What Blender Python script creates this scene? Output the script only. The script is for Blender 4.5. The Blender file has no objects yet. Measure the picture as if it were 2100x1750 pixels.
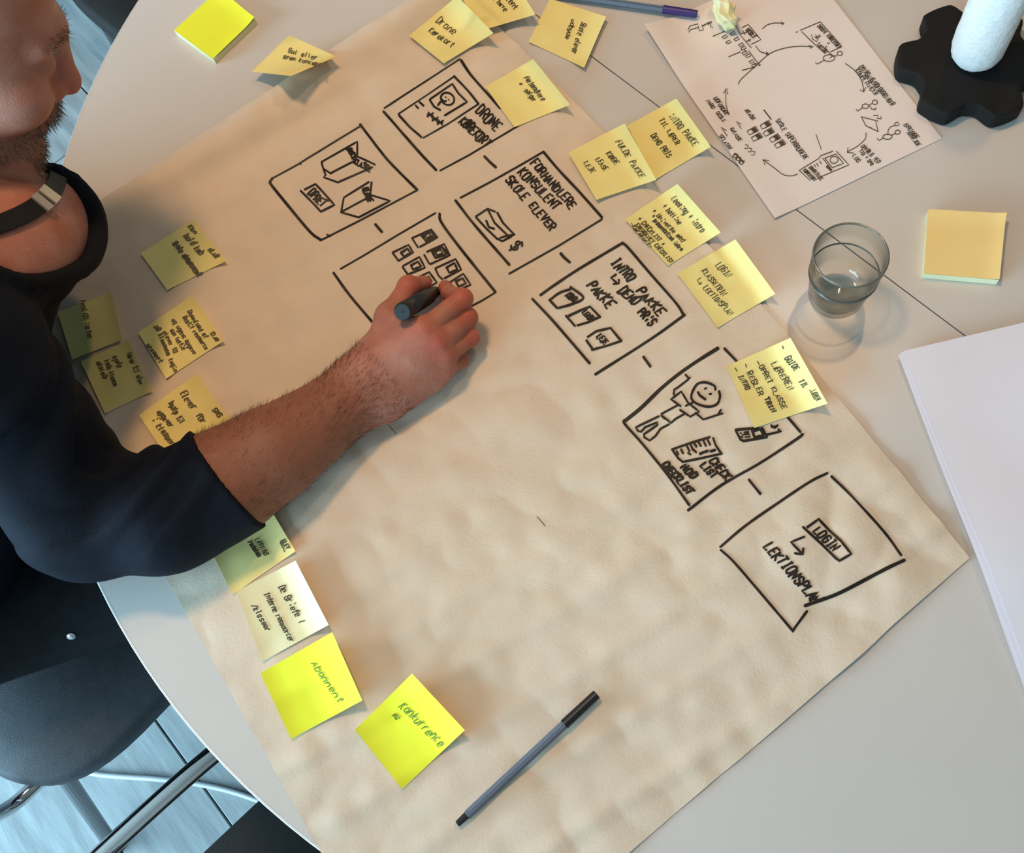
import bpy, math, random
import numpy as np
from mathutils import Vector

random.seed(7); np.random.seed(7)
sc = bpy.context.scene
C = sc.collection

# ---------------------------------------------------------------- camera, world, lights, exposure
ZT = 0.74                                   # height of the table top above the floor
CAM_F, CAM_T, CAM_R, CAM_H = 2091.0, math.radians(21.496), math.radians(-19.175), 1.00446
_d = np.array([0, math.sin(CAM_T), -math.cos(CAM_T)])
_r0 = np.array([1.0, 0, 0]); _u0 = np.array([0, math.cos(CAM_T), math.sin(CAM_T)])
CR = math.cos(CAM_R) * _r0 + math.sin(CAM_R) * _u0
CU = -math.sin(CAM_R) * _r0 + math.cos(CAM_R) * _u0
cam_data = bpy.data.cameras.new('camera')
cam = bpy.data.objects.new('camera', cam_data); C.objects.link(cam)
cam_data.sensor_fit = 'HORIZONTAL'; cam_data.sensor_width = 36.0
cam_data.lens = 36.0 * CAM_F / 2100.0
cam_data.clip_start = 0.01
from mathutils import Matrix
cam.matrix_world = Matrix(((CR[0], CU[0], -_d[0], 0), (CR[1], CU[1], -_d[1], 0), (CR[2], CU[2], -_d[2], ZT + CAM_H), (0, 0, 0, 1)))
sc.camera = cam

world = bpy.data.worlds.new('room_ambient'); sc.world = world
world.use_nodes = True
bg = world.node_tree.nodes['Background']
bg.inputs[0].default_value = (0.78, 0.84, 1.0, 1); bg.inputs[1].default_value = 0.05

def area_light(name, loc, target, sx, sy, energy, color, spread=180):
    l = bpy.data.lights.new(name, 'AREA'); l.shape = 'RECTANGLE'; l.size = sx; l.size_y = sy
    l.energy = energy; l.color = color; l.spread = math.radians(spread)
    o = bpy.data.objects.new(name, l); C.objects.link(o); o.location = loc
    o.rotation_euler = (Vector(target) - Vector(loc)).to_track_quat('-Z', 'Y').to_euler()
    return o
area_light('window_daylight', (-3.33, -0.10, 1.42), (0.0, 0.25, 0.85), 3.9, 1.2, 370, (0.50, 0.80, 1.0))
area_light('ceiling_lamp_right', (0.897, 1.07, ZT + 1.90), (0.55, 0.7, ZT), 0.05, 0.12, 5.5, (1.0, 0.63, 0.34))
area_light('ceiling_lamp_back', (-0.12, 1.05, ZT + 1.90), (-0.1, 0.9, ZT), 0.22, 0.22, 17.5, (1.0, 0.60, 0.30))
vs = sc.view_settings
vs.view_transform = 'Standard'; vs.look = 'None'; vs.exposure = 0.04; vs.gamma = 1.0
vs.use_curve_mapping = False

# ---------------------------------------------------------------- helpers
def ray(px, py):
    px = np.asarray(px, float); py = np.asarray(py, float)
    return ((px - 1050) / CAM_F)[..., None] * CR - ((py - 875) / CAM_F)[..., None] * CU + _d
def T(px, py, z=0.0):
    """point z metres above the table top that the survey of the photograph gives for a pixel"""
    v = ray(px, py); z = np.asarray(z, float)
    k = (z - CAM_H) / v[..., 2]
    p = v * k[..., None]; p[..., 2] = z + ZT
    return p
def V(px, py, z=0.0):
    return Vector(T(px, py, z).tolist())

_mats = {}
def new_mat(name):
    m = bpy.data.materials.new(name); m.use_nodes = True
    return m, m.node_tree, m.node_tree.nodes['Principled BSDF']
def srgb(r, g, b):
    f = lambda c: ((c / 255 + 0.055) / 1.055) ** 2.4 if c / 255 > 0.04045 else c / 255 / 12.92
    return (f(r), f(g), f(b))
def mat(name, col, rough=0.6, metal=0.0, var=0.0, scale=20.0, bump=0.0, bscale=None, spec=0.5, coat=0.0, stretch=None, col2=None, sss=0.0, detail=4.0):
    if name in _mats: return _mats[name]
    m, nt, b = new_mat(name)
    b.inputs['Base Color'].default_value = (*col, 1); b.inputs['Roughness'].default_value = rough
    b.inputs['Metallic'].default_value = metal; b.inputs['Specular IOR Level'].default_value = spec
    b.inputs['Coat Weight'].default_value = coat
    if sss:
        b.inputs['Subsurface Weight'].default_value = sss; b.inputs['Subsurface Radius'].default_value = (0.01, 0.004, 0.002); b.inputs['Subsurface Scale'].default_value = 0.5
    tc = nt.nodes.new('ShaderNodeTexCoord'); mp = nt.nodes.new('ShaderNodeMapping')
    nt.links.new(tc.outputs['Object'], mp.inputs[0])
    if stretch: mp.inputs['Scale'].default_value = stretch
    if var or col2:
        n = nt.nodes.new('ShaderNodeTexNoise'); n.inputs['Scale'].default_value = scale; n.inputs['Detail'].default_value = detail
        nt.links.new(mp.outputs[0], n.inputs['Vector'])
        r = nt.nodes.new('ShaderNodeValToRGB')
        c2 = col2 or tuple(min(1, c * (1 + var)) for c in col); c1 = col if col2 else tuple(c * (1 - var) for c in col)
        r.color_ramp.elements[0].color = (*c1, 1); r.color_ramp.elements[1].color = (*c2, 1)
        r.color_ramp.elements[0].position = 0.32; r.color_ramp.elements[1].position = 0.68
        nt.links.new(n.outputs['Fac'], r.inputs[0]); nt.links.new(r.outputs[0], b.inputs['Base Color'])
    if bump:
        n2 = nt.nodes.new('ShaderNodeTexNoise'); n2.inputs['Scale'].default_value = bscale or scale * 4; n2.inputs['Detail'].default_value = 5
        nt.links.new(mp.outputs[0], n2.inputs['Vector'])
        bp = nt.nodes.new('ShaderNodeBump'); bp.inputs['Strength'].default_value = bump; bp.inputs['Distance'].default_value = 0.002
        nt.links.new(n2.outputs['Fac'], bp.inputs['Height']); nt.links.new(bp.outputs[0], b.inputs['Normal'])
    _mats[name] = m
    return m

def mesh_obj(name, verts, faces, m, parent=None, smooth=False, loc=None):
    me = bpy.data.meshes.new(name)
    me.from_pydata([tuple(map(float, v)) for v in verts], [], [tuple(map(int, f)) for f in faces])
    if m: me.materials.append(m)
    if smooth: me.polygons.foreach_set('use_smooth', [True] * len(me.polygons))
    me.update()
    o = bpy.data.objects.new(name, me); C.objects.link(o)
    if parent: o.parent = parent
    if loc is not None: o.location = loc
    return o
def empty(name, loc=(0, 0, 0), rz=0.0):
    o = bpy.data.objects.new(name, None); C.objects.link(o); o.location = loc; o.rotation_euler = (0, 0, rz)
    o.empty_display_size = 0.05
    return o
def tag(o, label, cat, group=None, kind=None):
    o['label'] = label
    if cat: o['category'] = cat
    if group: o['group'] = group
    if kind: o['kind'] = kind
    return o
def tube(path, rad, n=12, closed=False, cap=True):
    """verts, faces of a tube swept along path; rad number or list"""
    P = [np.array(p, float) for p in path]; N = len(P)
    rr = rad if hasattr(rad, '__len__') else [rad] * N
    vs_, fs = [], []
    prev = None
    for i, p in enumerate(P):
        if closed: t = P[(i + 1) % N] - P[i - 1]
        else: t = P[min(i + 1, N - 1)] - P[max(i - 1, 0)]
        t = t / np.linalg.norm(t)
        if prev is None:
            a = np.array([0, 0, 1.0]) if abs(t[2]) < 0.9 else np.array([1.0, 0, 0])
            u = np.cross(t, a)
        else:
            u = prev - t * np.dot(prev, t)
        u /= np.linalg.norm(u); prev = u; w = np.cross(t, u)
        for k in range(n):
            an = 2 * math.pi * k / n
            vs_.append(p + rr[i] * (math.cos(an) * u + math.sin(an) * w))
    M = N if closed else N - 1
    for i in range(M):
        for k in range(n):
            a = i * n + k; b = i * n + (k + 1) % n; c = ((i + 1) % N) * n + (k + 1) % n; d = ((i + 1) % N) * n + k
            fs.append((a, b, c, d))
    if cap and not closed:
        fs.append(tuple(range(n - 1, -1, -1))); fs.append(tuple((N - 1) * n + k for k in range(n)))
    return vs_, fs
def lathe(prof, n=48, cap0=True, cap1=True):
    vs_, fs = [], []
    for r, z in prof:
        for k in range(n):
            a = 2 * math.pi * k / n; vs_.append((r * math.cos(a), r * math.sin(a), z))
    for i in range(len(prof) - 1):
        for k in range(n):
            fs.append((i * n + k, i * n + (k + 1) % n, (i + 1) * n + (k + 1) % n, (i + 1) * n + k))
    if cap0: fs.append(tuple(range(n - 1, -1, -1)))
    if cap1: fs.append(tuple((len(prof) - 1) * n + k for k in range(n)))
    return vs_, fs
def prism(outline, z0, z1, bev=0.0):
    n = len(outline); O = np.array(outline, float); c = O.mean(0)
    rings = [(1.0, z0)]
    if bev:
        rings = [(1 - bev, z0), (1.0, z0 + bev * 0.05), (1.0, z1 - bev * 0.05), (1 - bev, z1)]
    else: rings = [(1, z0), (1, z1)]
    vs_, fs = [], []
    for s, z in rings:
        for p in O: q = c + (p - c) * s; vs_.append((q[0], q[1], z))
    for i in range(len(rings) - 1):
        for k in range(n): fs.append((i * n + k, i * n + (k + 1) % n, (i + 1) * n + (k + 1) % n, (i + 1) * n + k))
    fs.append(tuple(range(n - 1, -1, -1))); fs.append(tuple((len(rings) - 1) * n + k for k in range(n)))
    return vs_, fs
def spline(pts, step=None, n=8):
    """Catmull-Rom through points"""
    P = [np.array(p, float) for p in pts]
    if len(P) < 3:
        return [P[0] + (P[-1] - P[0]) * t for t in np.linspace(0, 1, n)]
    P = [2 * P[0] - P[1]] + P + [2 * P[-1] - P[-2]]
    out = []
    for i in range(1, len(P) - 2):
        p0, p1, p2, p3 = P[i - 1:i + 3]
        for t in np.linspace(0, 1, n, endpoint=False):
            out.append(0.5 * ((2 * p1) + (-p0 + p2) * t + (2 * p0 - 5 * p1 + 4 * p2 - p3) * t * t + (-p0 + 3 * p1 - 3 * p2 + p3) * t ** 3))
    out.append(P[-2]); return out
def sm(a, b, x):
    t = np.clip((x - a) / (b - a), 0, 1); return t * t * (3 - 2 * t)

# smooth value noise for geometry
_perm = np.random.RandomState(3).rand(64, 64)
def vnoise(x, y):
    x = np.asarray(x, float); y = np.asarray(y, float)
    xi = np.floor(x).astype(int); yi = np.floor(y).astype(int); fx = x - xi; fy = y - yi
    fx = fx * fx * (3 - 2 * fx); fy = fy * fy * (3 - 2 * fy)
    g = lambda i, j: _perm[i % 64, j % 64]
    return (g(xi, yi) * (1 - fx) + g(xi + 1, yi) * fx) * (1 - fy) + (g(xi, yi + 1) * (1 - fx) + g(xi + 1, yi + 1) * fx) * fy - 0.5

# ---------------------------------------------------------------- floor
M_plank = mat('floor_wood', srgb(150, 158, 160), 0.42, var=0.28, scale=5, bump=0.15, bscale=40, stretch=(8.0, 1.0, 1.0), detail=8)
M_sub = mat('floor_joint', srgb(70, 76, 80), 0.8, var=0.1)
def build_floor():
    v, f = prism([(-3.2, -2.2), (3.2, -2.2), (3.2, 4.2), (-3.2, 4.2)], -0.08, -0.012)
    fl = mesh_obj('floor', v, f, M_sub); fl['kind'] = 'structure'; fl['label'] = 'blue-grey wooden plank floor under the table'
    ax = np.array([0.41, -0.912]); nx = np.array([0.912, 0.41])          # plank direction and across
    w, L, g = 0.165, 2.4, 0.003
    ref = np.array([-0.756, 0.401])
    data = None
    for i in range(-24, 38):
        for j in range(-4, 5):
            off = (i * 0.83) % L
            c = ref + nx * (i + 0.5) * w + ax * (j * L + off)
            if not (-3.8 < c[0] < 3.8 and -3.4 < c[1] < 5.4): continue
            if data is None:
                hw, hl = (w - g) / 2, (L - g) / 2
                b = 0.0015
                vv = [(-hw, -hl, -0.012), (hw, -hl, -0.012), (hw, hl, -0.012), (-hw, hl, -0.012),
                      (-hw, -hl, -b), (hw, -hl, -b), (hw, hl, -b), (-hw, hl, -b),
                      (-hw + b, -hl + b, 0), (hw - b, -hl + b, 0), (hw - b, hl - b, 0), (-hw + b, hl - b, 0)]
                ff = [(3, 2, 1, 0)] + [(k, (k + 1) % 4, (k + 1) % 4 + 4, k + 4) for k in range(4)] + [(k + 4, (k + 1) % 4 + 4, (k + 1) % 4 + 8, k + 8) for k in range(4)] + [(8, 9, 10, 11)]
                o = mesh_obj('plank', vv, ff, M_plank, fl); data = o.data
            else:
                o = bpy.data.objects.new('plank', data); C.objects.link(o); o.parent = fl
            o.location = (c[0], c[1], 0); o.rotation_euler = (0, 0, math.atan2(-ax[0], ax[1]) + (math.pi if (i + j) % 2 else 0))
build_floor()

# ---------------------------------------------------------------- room shell (all but the floor lies outside the picture)
M_wall = mat('wall_paint', srgb(150, 147, 142), 0.8, var=0.02, scale=6, bump=0.05, bscale=200)
M_frame = mat('window_paint', srgb(236, 236, 234), 0.5, var=0.02)
def box(name, a, b, m, parent=None, kind='structure', label=None):
    v, f = prism([(a[0], a[1]), (b[0], a[1]), (b[0], b[1]), (a[0], b[1])], a[2], b[2])
    o = mesh_obj(name, v, f, m, parent)
    if not parent: o['kind'] = kind
    if label: o['label'] = label
    return o
RX0, RX1, RY0, RY1, RZ = -3.2, 3.2, -2.2, 4.2, 2.7
WY0, WY1, WZ0, WZ1 = -2.05, 1.90, 0.78, 2.08
wl = box('wall_left', (RX0 - 0.15, RY0, 0), (RX0, WY0, RZ), M_wall, label='painted wall with the window behind the person')
for a, b in (((RX0 - 0.15, WY1, 0), (RX0, RY1, RZ)), ((RX0 - 0.15, WY0, 0), (RX0, WY1, WZ0)), ((RX0 - 0.15, WY0, WZ1), (RX0, WY1, RZ))): box('wall_panel', a, b, M_wall, wl)
box('wall_right', (RX1, RY0, 0), (RX1 + 0.15, RY1, RZ), M_wall); box('wall_near', (RX0, RY0 - 0.15, 0), (RX1, RY0, RZ), M_wall); box('wall_far', (RX0, RY1, 0), (RX1, RY1 + 0.15, RZ), M_wall)
box('ceiling', (RX0, RY0, RZ), (RX1, RY1, RZ + 0.12), M_wall)
wd = box('window_1', (RX0 - 0.10, WY0, WZ0), (RX0 - 0.04, WY1, WZ0 + 0.05), M_frame)
for a, b in (((RX0 - 0.10, WY0, WZ1 - 0.05), (RX0 - 0.04, WY1, WZ1)), ((RX0 - 0.10, WY0, WZ0), (RX0 - 0.04, WY0 + 0.05, WZ1)), ((RX0 - 0.10, WY1 - 0.05, WZ0), (RX0 - 0.04, WY1, WZ1)), ((RX0 - 0.10, -0.11, WZ0), (RX0 - 0.04, -0.05, WZ1))): box('window_frame', a, b, M_frame, wd)

# ---------------------------------------------------------------- round table
TC = np.array([0.346, 0.591]); TR = 0.838
M_top = mat('table_laminate', srgb(208, 202, 196), 0.28, var=0.03, scale=3, bump=0.02, bscale=600)
M_edge = mat('table_edge', srgb(232, 236, 240), 0.3, var=0.02)
M_steel = mat('brushed_steel', (0.55, 0.56, 0.57), 0.3, metal=1.0, var=0.05, scale=60)
def build_table():
    t = empty('round_table', (TC[0], TC[1], 0)); tag(t, 'large round pale grey meeting table split by one straight seam', 'table')
    ang = math.atan2(-0.902, 0.432)
    for s in (0, 1):
        n = 96; pts = []
        for k in range(n + 1):
            a = ang + math.pi * s + math.pi * k / n
            pts.append((TR * math.cos(a), TR * math.sin(a)))
        nrm = (-math.sin(ang + math.pi * s), math.cos(ang + math.pi * s))
        pts = [(x + nrm[0] * 0.0008, y + nrm[1] * 0.0008) for x, y in pts]
        v, f = prism(pts, ZT - 0.026, ZT)
        h = mesh_obj('table_half', v, f, M_top, t)
        ev, ef = [], []
        for k in range(n + 1):
            a = ang + math.pi * s + math.pi * (k + 0.02) / (n + 0.04)
            for r, z in ((TR - 0.001, ZT - 0.027), (TR + 0.002, ZT - 0.025), (TR + 0.002, ZT - 0.0015), (TR - 0.0005, ZT + 0.0002)):
                ev.append((r * math.cos(a), r * math.sin(a), z))
        for k in range(n):
            for q in range(4):
                ef.append((k * 4 + q, (k + 1) * 4 + q, (k + 1) * 4 + (q + 1) % 4, k * 4 + (q + 1) % 4))
        mesh_obj('edge_band', ev, ef, M_edge, h, smooth=False)
    for k in range(4):
        a = ang + math.pi / 4 + k * math.pi / 2
        x, y = 0.5 * math.cos(a), 0.5 * math.sin(a)
        v, f = tube([(x, y, 0.0), (x, y, 0.012), (x, y, 0.0121), (x, y, ZT - 0.026)], [0.032, 0.032, 0.026, 0.026], 24)
        mesh_obj('leg', v, f, M_steel, t, smooth=False)
    return t
build_table()

# ---------------------------------------------------------------- big drawing sheet
SH_A, SH_B, SH_D = T(1982, 1152)[:2], T(660, 1750)[:2], None
# plan corners of the sheet (metres): right-bottom, right-top, left-top, left-bottom
S_RB = np.array([0.372, 0.112]); S_RT = np.array([0.112, 1.000]); S_LT = np.array([-0.525, 0.795]); S_LB = np.array([-0.248, -0.115])
def sheet_edge_shift(u, v):
    """the torn outline wanders a little: (u across 0..1 left to right, v 0 bottom .. 1 top)"""
    return 0.004 * vnoise(v * 7 + 3, 1.3), 0.003 * vnoise(u * 8, 5.1)
def sheet_uv(x, y):
    # inverse bilinear by Newton
    x = np.asarray(x, float); y = np.asarray(y, float)
    u = np.full(x.shape, 0.5); v = np.full(x.shape, 0.5)
    for _ in range(6):
        P = sheet_xy(u, v); ex = x - P[0]; ey = y - P[1]
        a = (1 - v)[..., None] * (S_RB - S_LB) + v[..., None] * (S_RT - S_LT)
        b = (1 - u)[..., None] * (S_LT - S_LB) + u[..., None] * (S_RT - S_RB)
        det = a[..., 0] * b[..., 1] - a[..., 1] * b[..., 0]
        u = u + (ex * b[..., 1] - ey * b[..., 0]) / det; v = v + (a[..., 0] * ey - a[..., 1] * ex) / det
    return u, v
def sheet_xy(u, v):
    P = ((1 - u) * (1 - v))[..., None] * S_LB + (u * (1 - v))[..., None] * S_RB + (u * v)[..., None] * S_RT + ((1 - u) * v)[..., None] * S_LT
    bow = 0.018 * np.sin(np.pi * np.clip(v, 0, 1)) * np.clip(u, 0, 1) ** 3
    return P[..., 0] + bow * 0.95, P[..., 1] + bow * 0.28
def sheet_h(x, y):
    """height of the paper above the table (creases, ripples, lifted upper border)"""
    x = np.asarray(x, float); y = np.asarray(y, float)
    u, v = sheet_uv(x, y)
    a = x * 0.955 + y * 0.297; b = -x * 0.297 + y * 0.955
    h = 0.0010 + 0 * x
    # long soft ripples that run along the sheet, strongest below the arm
    wv = b + 0.05 * vnoise(a * 4, b * 3) + 0.14 * a
    rip = np.maximum(0, np.sin(wv * 2 * math.pi / 0.062)) ** 2
    h = h + 0.0022 * rip * (0.35 + 1.3 * np.clip(vnoise(a * 4.3 + 9, b * 5.0 + 2) + 0.3, 0, 1))
    # crumple
    h = h + 0.0037 * np.abs(vnoise(a * 9 + b * 5, b * 14 - a * 4)) + 0.0034 * np.abs(vnoise(a * 21 + 4, b * 27 + a * 9))
    h = h + 0.0012 * vnoise(a * 50, b * 44)
    # sharper folds near the lower right corner
    cr = np.clip(1 - np.hypot((x - 0.26) / 0.20, (y - 0.13) / 0.16), 0, 1)
    h = h + cr * 0.008 * np.abs(vnoise(x * 19 + y * 9, y * 13 - x * 15 + 7))
    # upper border: lifted, softly rolled
    dist = (1 - v) * 0.9
    h = h + 0.020 * np.exp(-((dist - 0.02) / 0.028) ** 2) + 0.006 * np.exp(-((dist - 0.085) / 0.022) ** 2) + 0.003 * np.exp(-((dist - 0.14) / 0.02) ** 2)
    # flat where the forearm, the hand and the sleeve press on it
    return h
M_kraft = mat('drawing_paper', srgb(219, 201, 179), 0.62, var=0.035, scale=26, bump=0.12, bscale=300, spec=0.25)
def build_sheet():
    nu, nv = 230, 250
    U, W = np.meshgrid(np.linspace(0, 1, nu), np.linspace(0, 1, nv))
    X, Y = sheet_xy(U, W)
    sx = np.array([[0.0]]);
    X = X + 0.003 * vnoise(W * 9, 0 * W + 1.7) * (U > 0.97); Y = Y + 0.003 * vnoise(U * 14, 0 * U + 4.4) * (W < 0.02)
    Z = sheet_h(X, Y)
    rr = np.hypot(X - TC[0], Y - TC[1]); over = rr - (TR + 0.004)
    k = np.where(over > 0, (TR + 0.004) / rr, 1.0)
    X2 = TC[0] + (X - TC[0]) * k; Y2 = TC[1] + (Y - TC[1]) * k
    X2 = X2 - 0.010 * (1 - np.exp(-np.maximum(over, 0) / 0.02)); Z = np.where(over > 0, 0.003 - over, Z)
    v = np.stack([X2, Y2, Z + ZT], -1).reshape(-1, 3)
    idx = np.arange(nu * nv).reshape(nv, nu)
    f = np.stack([idx[:-1, :-1], idx[:-1, 1:], idx[1:, 1:], idx[1:, :-1]], -1).reshape(-1, 4)
    o = mesh_obj('drawing_paper', v, f, M_kraft, smooth=True)
    tag(o, 'large wrinkled beige paper sheet with black marker storyboard across the table', 'paper')
    return o
sheet = build_sheet()

# ---------------------------------------------------------------- handwriting
FONT = {
'A': "00 26 40;12 32", 'B': "00 06 36 45 43 03;33 42 41 30 00", 'C': "45 36 16 05 01 10 30 41", 'D': "00 06 26 45 41 20 00", 'E': "46 06 00 40;03 33",
'F': "46 06 00;03 33", 'G': "45 36 16 05 01 10 30 41 43 23", 'H': "06 00;46 40;03 43", 'I': "16 36;26 20;10 30", 'i': "22 20;25 26", 'J': "16 46;36 31 20 10 01",
'K': "06 00;46 03 40", 'L': "06 00 40", 'M': "00 06 22 46 40", 'N': "00 06 40 46", 'O': "16 05 01 10 30 41 45 36 16", 'P': "00 06 36 45 44 33 03",
'Q': "16 05 01 10 30 41 45 36 16;22 40", 'R': "00 06 36 45 44 33 03;23 40", 'S': "45 36 16 05 04 13 33 42 41 30 10 01", 'T': "06 46;26 20", 'U': "06 01 10 30 41 46",
'V': "06 20 46", 'W': "06 10 23 30 46", 'X': "06 40;00 46", 'Y': "06 23 46;23 20", 'Z': "06 46 00 40", 'Ø': "16 05 01 10 30 41 45 36 16;00 46", 'Æ': "00 26 20 40;26 46;03 33",
'a': "34 14 03 01 10 30;34 30 40", 'b': "06 00 30 41 43 34 04", 'c': "34 14 03 01 10 30", 'd': "46 40 10 01 03 14 44", 'e': "02 42 43 34 14 03 01 10 40", 'f': "46 36 25 20;04 44",
'g': "44 14 03 01 10 40;44 4- 3_ 1_", 'h': "06 00;03 14 34 43 40", 'j': "24 2- 1_", 'k': "06 00;34 02 30", 'l': "16 11 20", 'm': "04 00;03 14 23 20;23 34 43 40", 'n': "04 00;03 14 34 43 40",
'o': "14 03 01 10 30 41 43 34 14", 'p': "04 0_;04 34 43 41 30 00", 'r': "04 00;02 14 34", 's': "43 34 14 03 12 32 41 30 10 01", 't': "26 21 30 40;04 44", 'u': "04 01 10 30 41;44 40",
'v': "04 20 44", 'w': "04 10 22 30 44", 'y': "04 01 20 40;44 4- 2_ 0_", 'æ': "04 24 20 00 02 22;22 42 43 34 24;20 40",'ø': "14 03 01 10 30 41 43 34 14;00 44",
'+': "21 25;03 43", '-': "03 43", '/': "00 46", '.': "20 21", '!': "26 22;20 21", '?': "05 16 36 45 44 23 22;20 21", '*': "21 25;02 44;04 42", '"': "16 14;36 34",
'$': "45 36 16 05 04 13 33 42 41 30 10 01;2_ 27", '5': "46 06 03 33 42 41 30 00", '6': "46 16 03 01 10 30 41 42 33 03", '7': "06 46 10;03 33", '&': "06 46;03 33;00 40", ' ': "",
}
_ym = {'-': -1.0, '_': -2.0}
def glyph(c):
    out = []
    for st in FONT.get(c, FONT['O']).split(';'):
        pts = []
        for p in st.split():
            pts.append((float(p[0]), _ym[p[1]] if p[1] in _ym else float(p[1])))
        if pts: out.append(pts)
    return out
class Page:
    """collects pen strokes given in survey pixels and lays them on a surface as thin ink ribbons"""
    def __init__(self, surf): self.surf = surf; self.v = []; self.f = []
    def stroke(self, pts, w, smooth=True):
        pts = [np.array(p, float) for p in pts]
        if len(pts) == 1: pts = [pts[0], pts[0] + np.array([w * 0.3, w * 0.3])]
        if smooth and len(pts) > 2: pts = spline(pts, n=5)
        # resample
        out = [pts[0]]
        for a, b in zip(pts[:-1], pts[1:]):
            n = max(1, int(np.linalg.norm(b - a) / 7.0))
            for k in range(1, n + 1): out.append(a + (b - a) * k / n)
        P = np.array(out); N = len(P)
        if N < 2: return
        t = np.gradient(P, axis=0); ln = np.linalg.norm(t, axis=1)[:, None]; ln[ln < 1e-6] = 1; t = t / ln
        nrm = np.stack([-t[:, 1], t[:, 0]], -1)
        ph = random.random() * 9
        ww = 0.5 * w * (1 + 0.22 * vnoise(np.arange(N) * 0.35 + ph, np.full(N, ph)))
        L = P + nrm * ww[:, None]; R = P - nrm * ww[:, None]
        cap0 = P[0] - t[0] * w * 0.42; cap1 = P[-1] + t[-1] * w * 0.42
        c0a, c0b = cap0 + nrm[0] * w * .28, cap0 - nrm[0] * w * .28; c1a, c1b = cap1 + nrm[-1] * w * .28, cap1 - nrm[-1] * w * .28
        L = np.vstack([c0a, L, c1a]); R = np.vstack([c0b, R, c1b])
        LR = np.vstack([L, R]); Q = self.surf(LR)
        b = len(self.v); M = len(L)
        self.v += Q.tolist()
        for i in range(M - 1): self.f.append((b + i, b + i + 1, b + M + i + 1, b + M + i))
    def block(self, ox, oy, s, strokes, w, smooth=False):
        for st in strokes: self.stroke([(ox + x / s, oy + y / s) for x, y in st], w, smooth)
    def ring(self, ox, oy, s, c, rx, ry, w, rot=0.0, a0=0, a1=360):
        self.stroke([(ox + (c[0] + rx * math.cos(math.radians(a)) * math.cos(rot) - ry * math.sin(math.radians(a)) * math.sin(rot)) / s,
                      oy + (c[1] + rx * math.cos(math.radians(a)) * math.sin(rot) + ry * math.sin(math.radians(a)) * math.cos(rot)) / s) for a in np.linspace(a0, a1, 18)], w, False)
    def text(self, ox, oy, s, txt, o, u, v, w, jit=0.30):
        o = np.array([ox + o[0] / s, oy + o[1] / s]); u = np.array([ox + u[0] / s, oy + u[1] / s]); v = np.array(v, float) / s
        n = len(txt); adv = (u - o) / n; gx = adv / 6.3
        for i, ch in enumerate(txt):
            base = o + adv * (i + random.uniform(-.06, .06)) + v * (random.random() - 0.5) * 0.16; sl = random.uniform(0.10, 0.26); sz = random.uniform(0.88, 1.1)
            for st in glyph(ch):
                pts = []
                for x, y in st:
                    x += random.uniform(-jit, jit); y += random.uniform(-jit, jit)
                    pts.append(base + gx * x + v * y * sz / 6.0 + gx * sl * y)
                self.stroke(pts, w, smooth=len(pts) > 3 and ch not in 'EFHIKLMNTVWZAK')
    def build(self, name, m, parent, label=None):
        o = mesh_obj(name, self.v, self.f, m, parent)
        if label: o['label'] = label
        return o
def on_sheet(P):
    Q = T(P[:, 0], P[:, 1], 0.003)
    h = sheet_h(Q[:, 0], Q[:, 1])
    Q = T(P[:, 0], P[:, 1], h + 0.0005)
    h2 = sheet_h(Q[:, 0], Q[:, 1])
    Q[:, 2] = ZT + h2 + 0.0007
    return Q
M_ink = mat('black_marker_ink', srgb(30, 24, 19), 0.55, var=0.15, scale=120, spec=0.3)
M_pen = mat('pen_ink', srgb(76, 64, 50), 0.6, var=0.15, scale=150, spec=0.3)
M_green = mat('green_pen_ink', srgb(96, 124, 50), 0.6, var=0.15, scale=150, spec=0.3)
M_grey = mat('pencil_ink', srgb(104, 94, 70), 0.6, var=0.15, scale=150, spec=0.3)
TH, TN = 5.6, 4.0                                    # broad and narrow side of the marker

# frame: drone licence card
A = (520, 100, 3.6207)
g = Page(on_sheet)
g.block(*A, [[(970, 440), (1250, 260), (1530, 75)], [(1385, 905), (1600, 790), (1960, 575)]], 3.4)
g.block(*A, [[(1540, 85), (1610, 190), (1760, 360), (1830, 440)], [(965, 465), (1100, 620), (1250, 790), (1355, 900)]], TH, True)
g.block(*A, [[(1075, 485), (1490, 205)], [(1670, 410), (1440, 560), (1260, 660)]], 3.2)
g.block(*A, [[(1490, 205), (1590, 310), (1670, 410)], [(1080, 495), (1160, 580), (1245, 655)]], 4.8, True)
g.block(*A, [[(1310, 375), (1475, 260), (1520, 330), (1585, 395), (1420, 495)], [(1308, 380), (1340, 430), (1385, 455)]], 4.2)
g.ring(*A, (1440, 372), 52, 44, 4.0, 0.5)
g.block(*A, [[(1402, 378), (1408, 392), (1428, 388)], [(1370, 418), (1386, 396)]], 4.2)
g.block(*A, [[(1424, 357), (1430, 362)], [(1446, 376), (1451, 381)]], 2.4)
g.block(*A, [[(1203, 422), (1222, 442)], [(1232, 396), (1262, 424)]], 4.2)
for cx, cy in ((1312, 490), (1348, 522), (1386, 547)):
    g.block(*A, [[(cx - 22, cy + 14), (cx + 22, cy - 14)], [(cx - 14, cy - 18), (cx + 14, cy + 18)], [(cx - 22, cy - 2), (cx + 18, cy + 4)]], 3.2)
g.text(*A, 'DRONE', (1645, 472), (1806, 622), (52, -60), 3.8)
g.text(*A, 'KØREKORT', (1528, 545), (1722, 742), (50, -46), 3.8)
g.build('marker_drawing', M_ink, sheet, 'black marker frame with a smiling licence card and DRONE KØREKORT')
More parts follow.
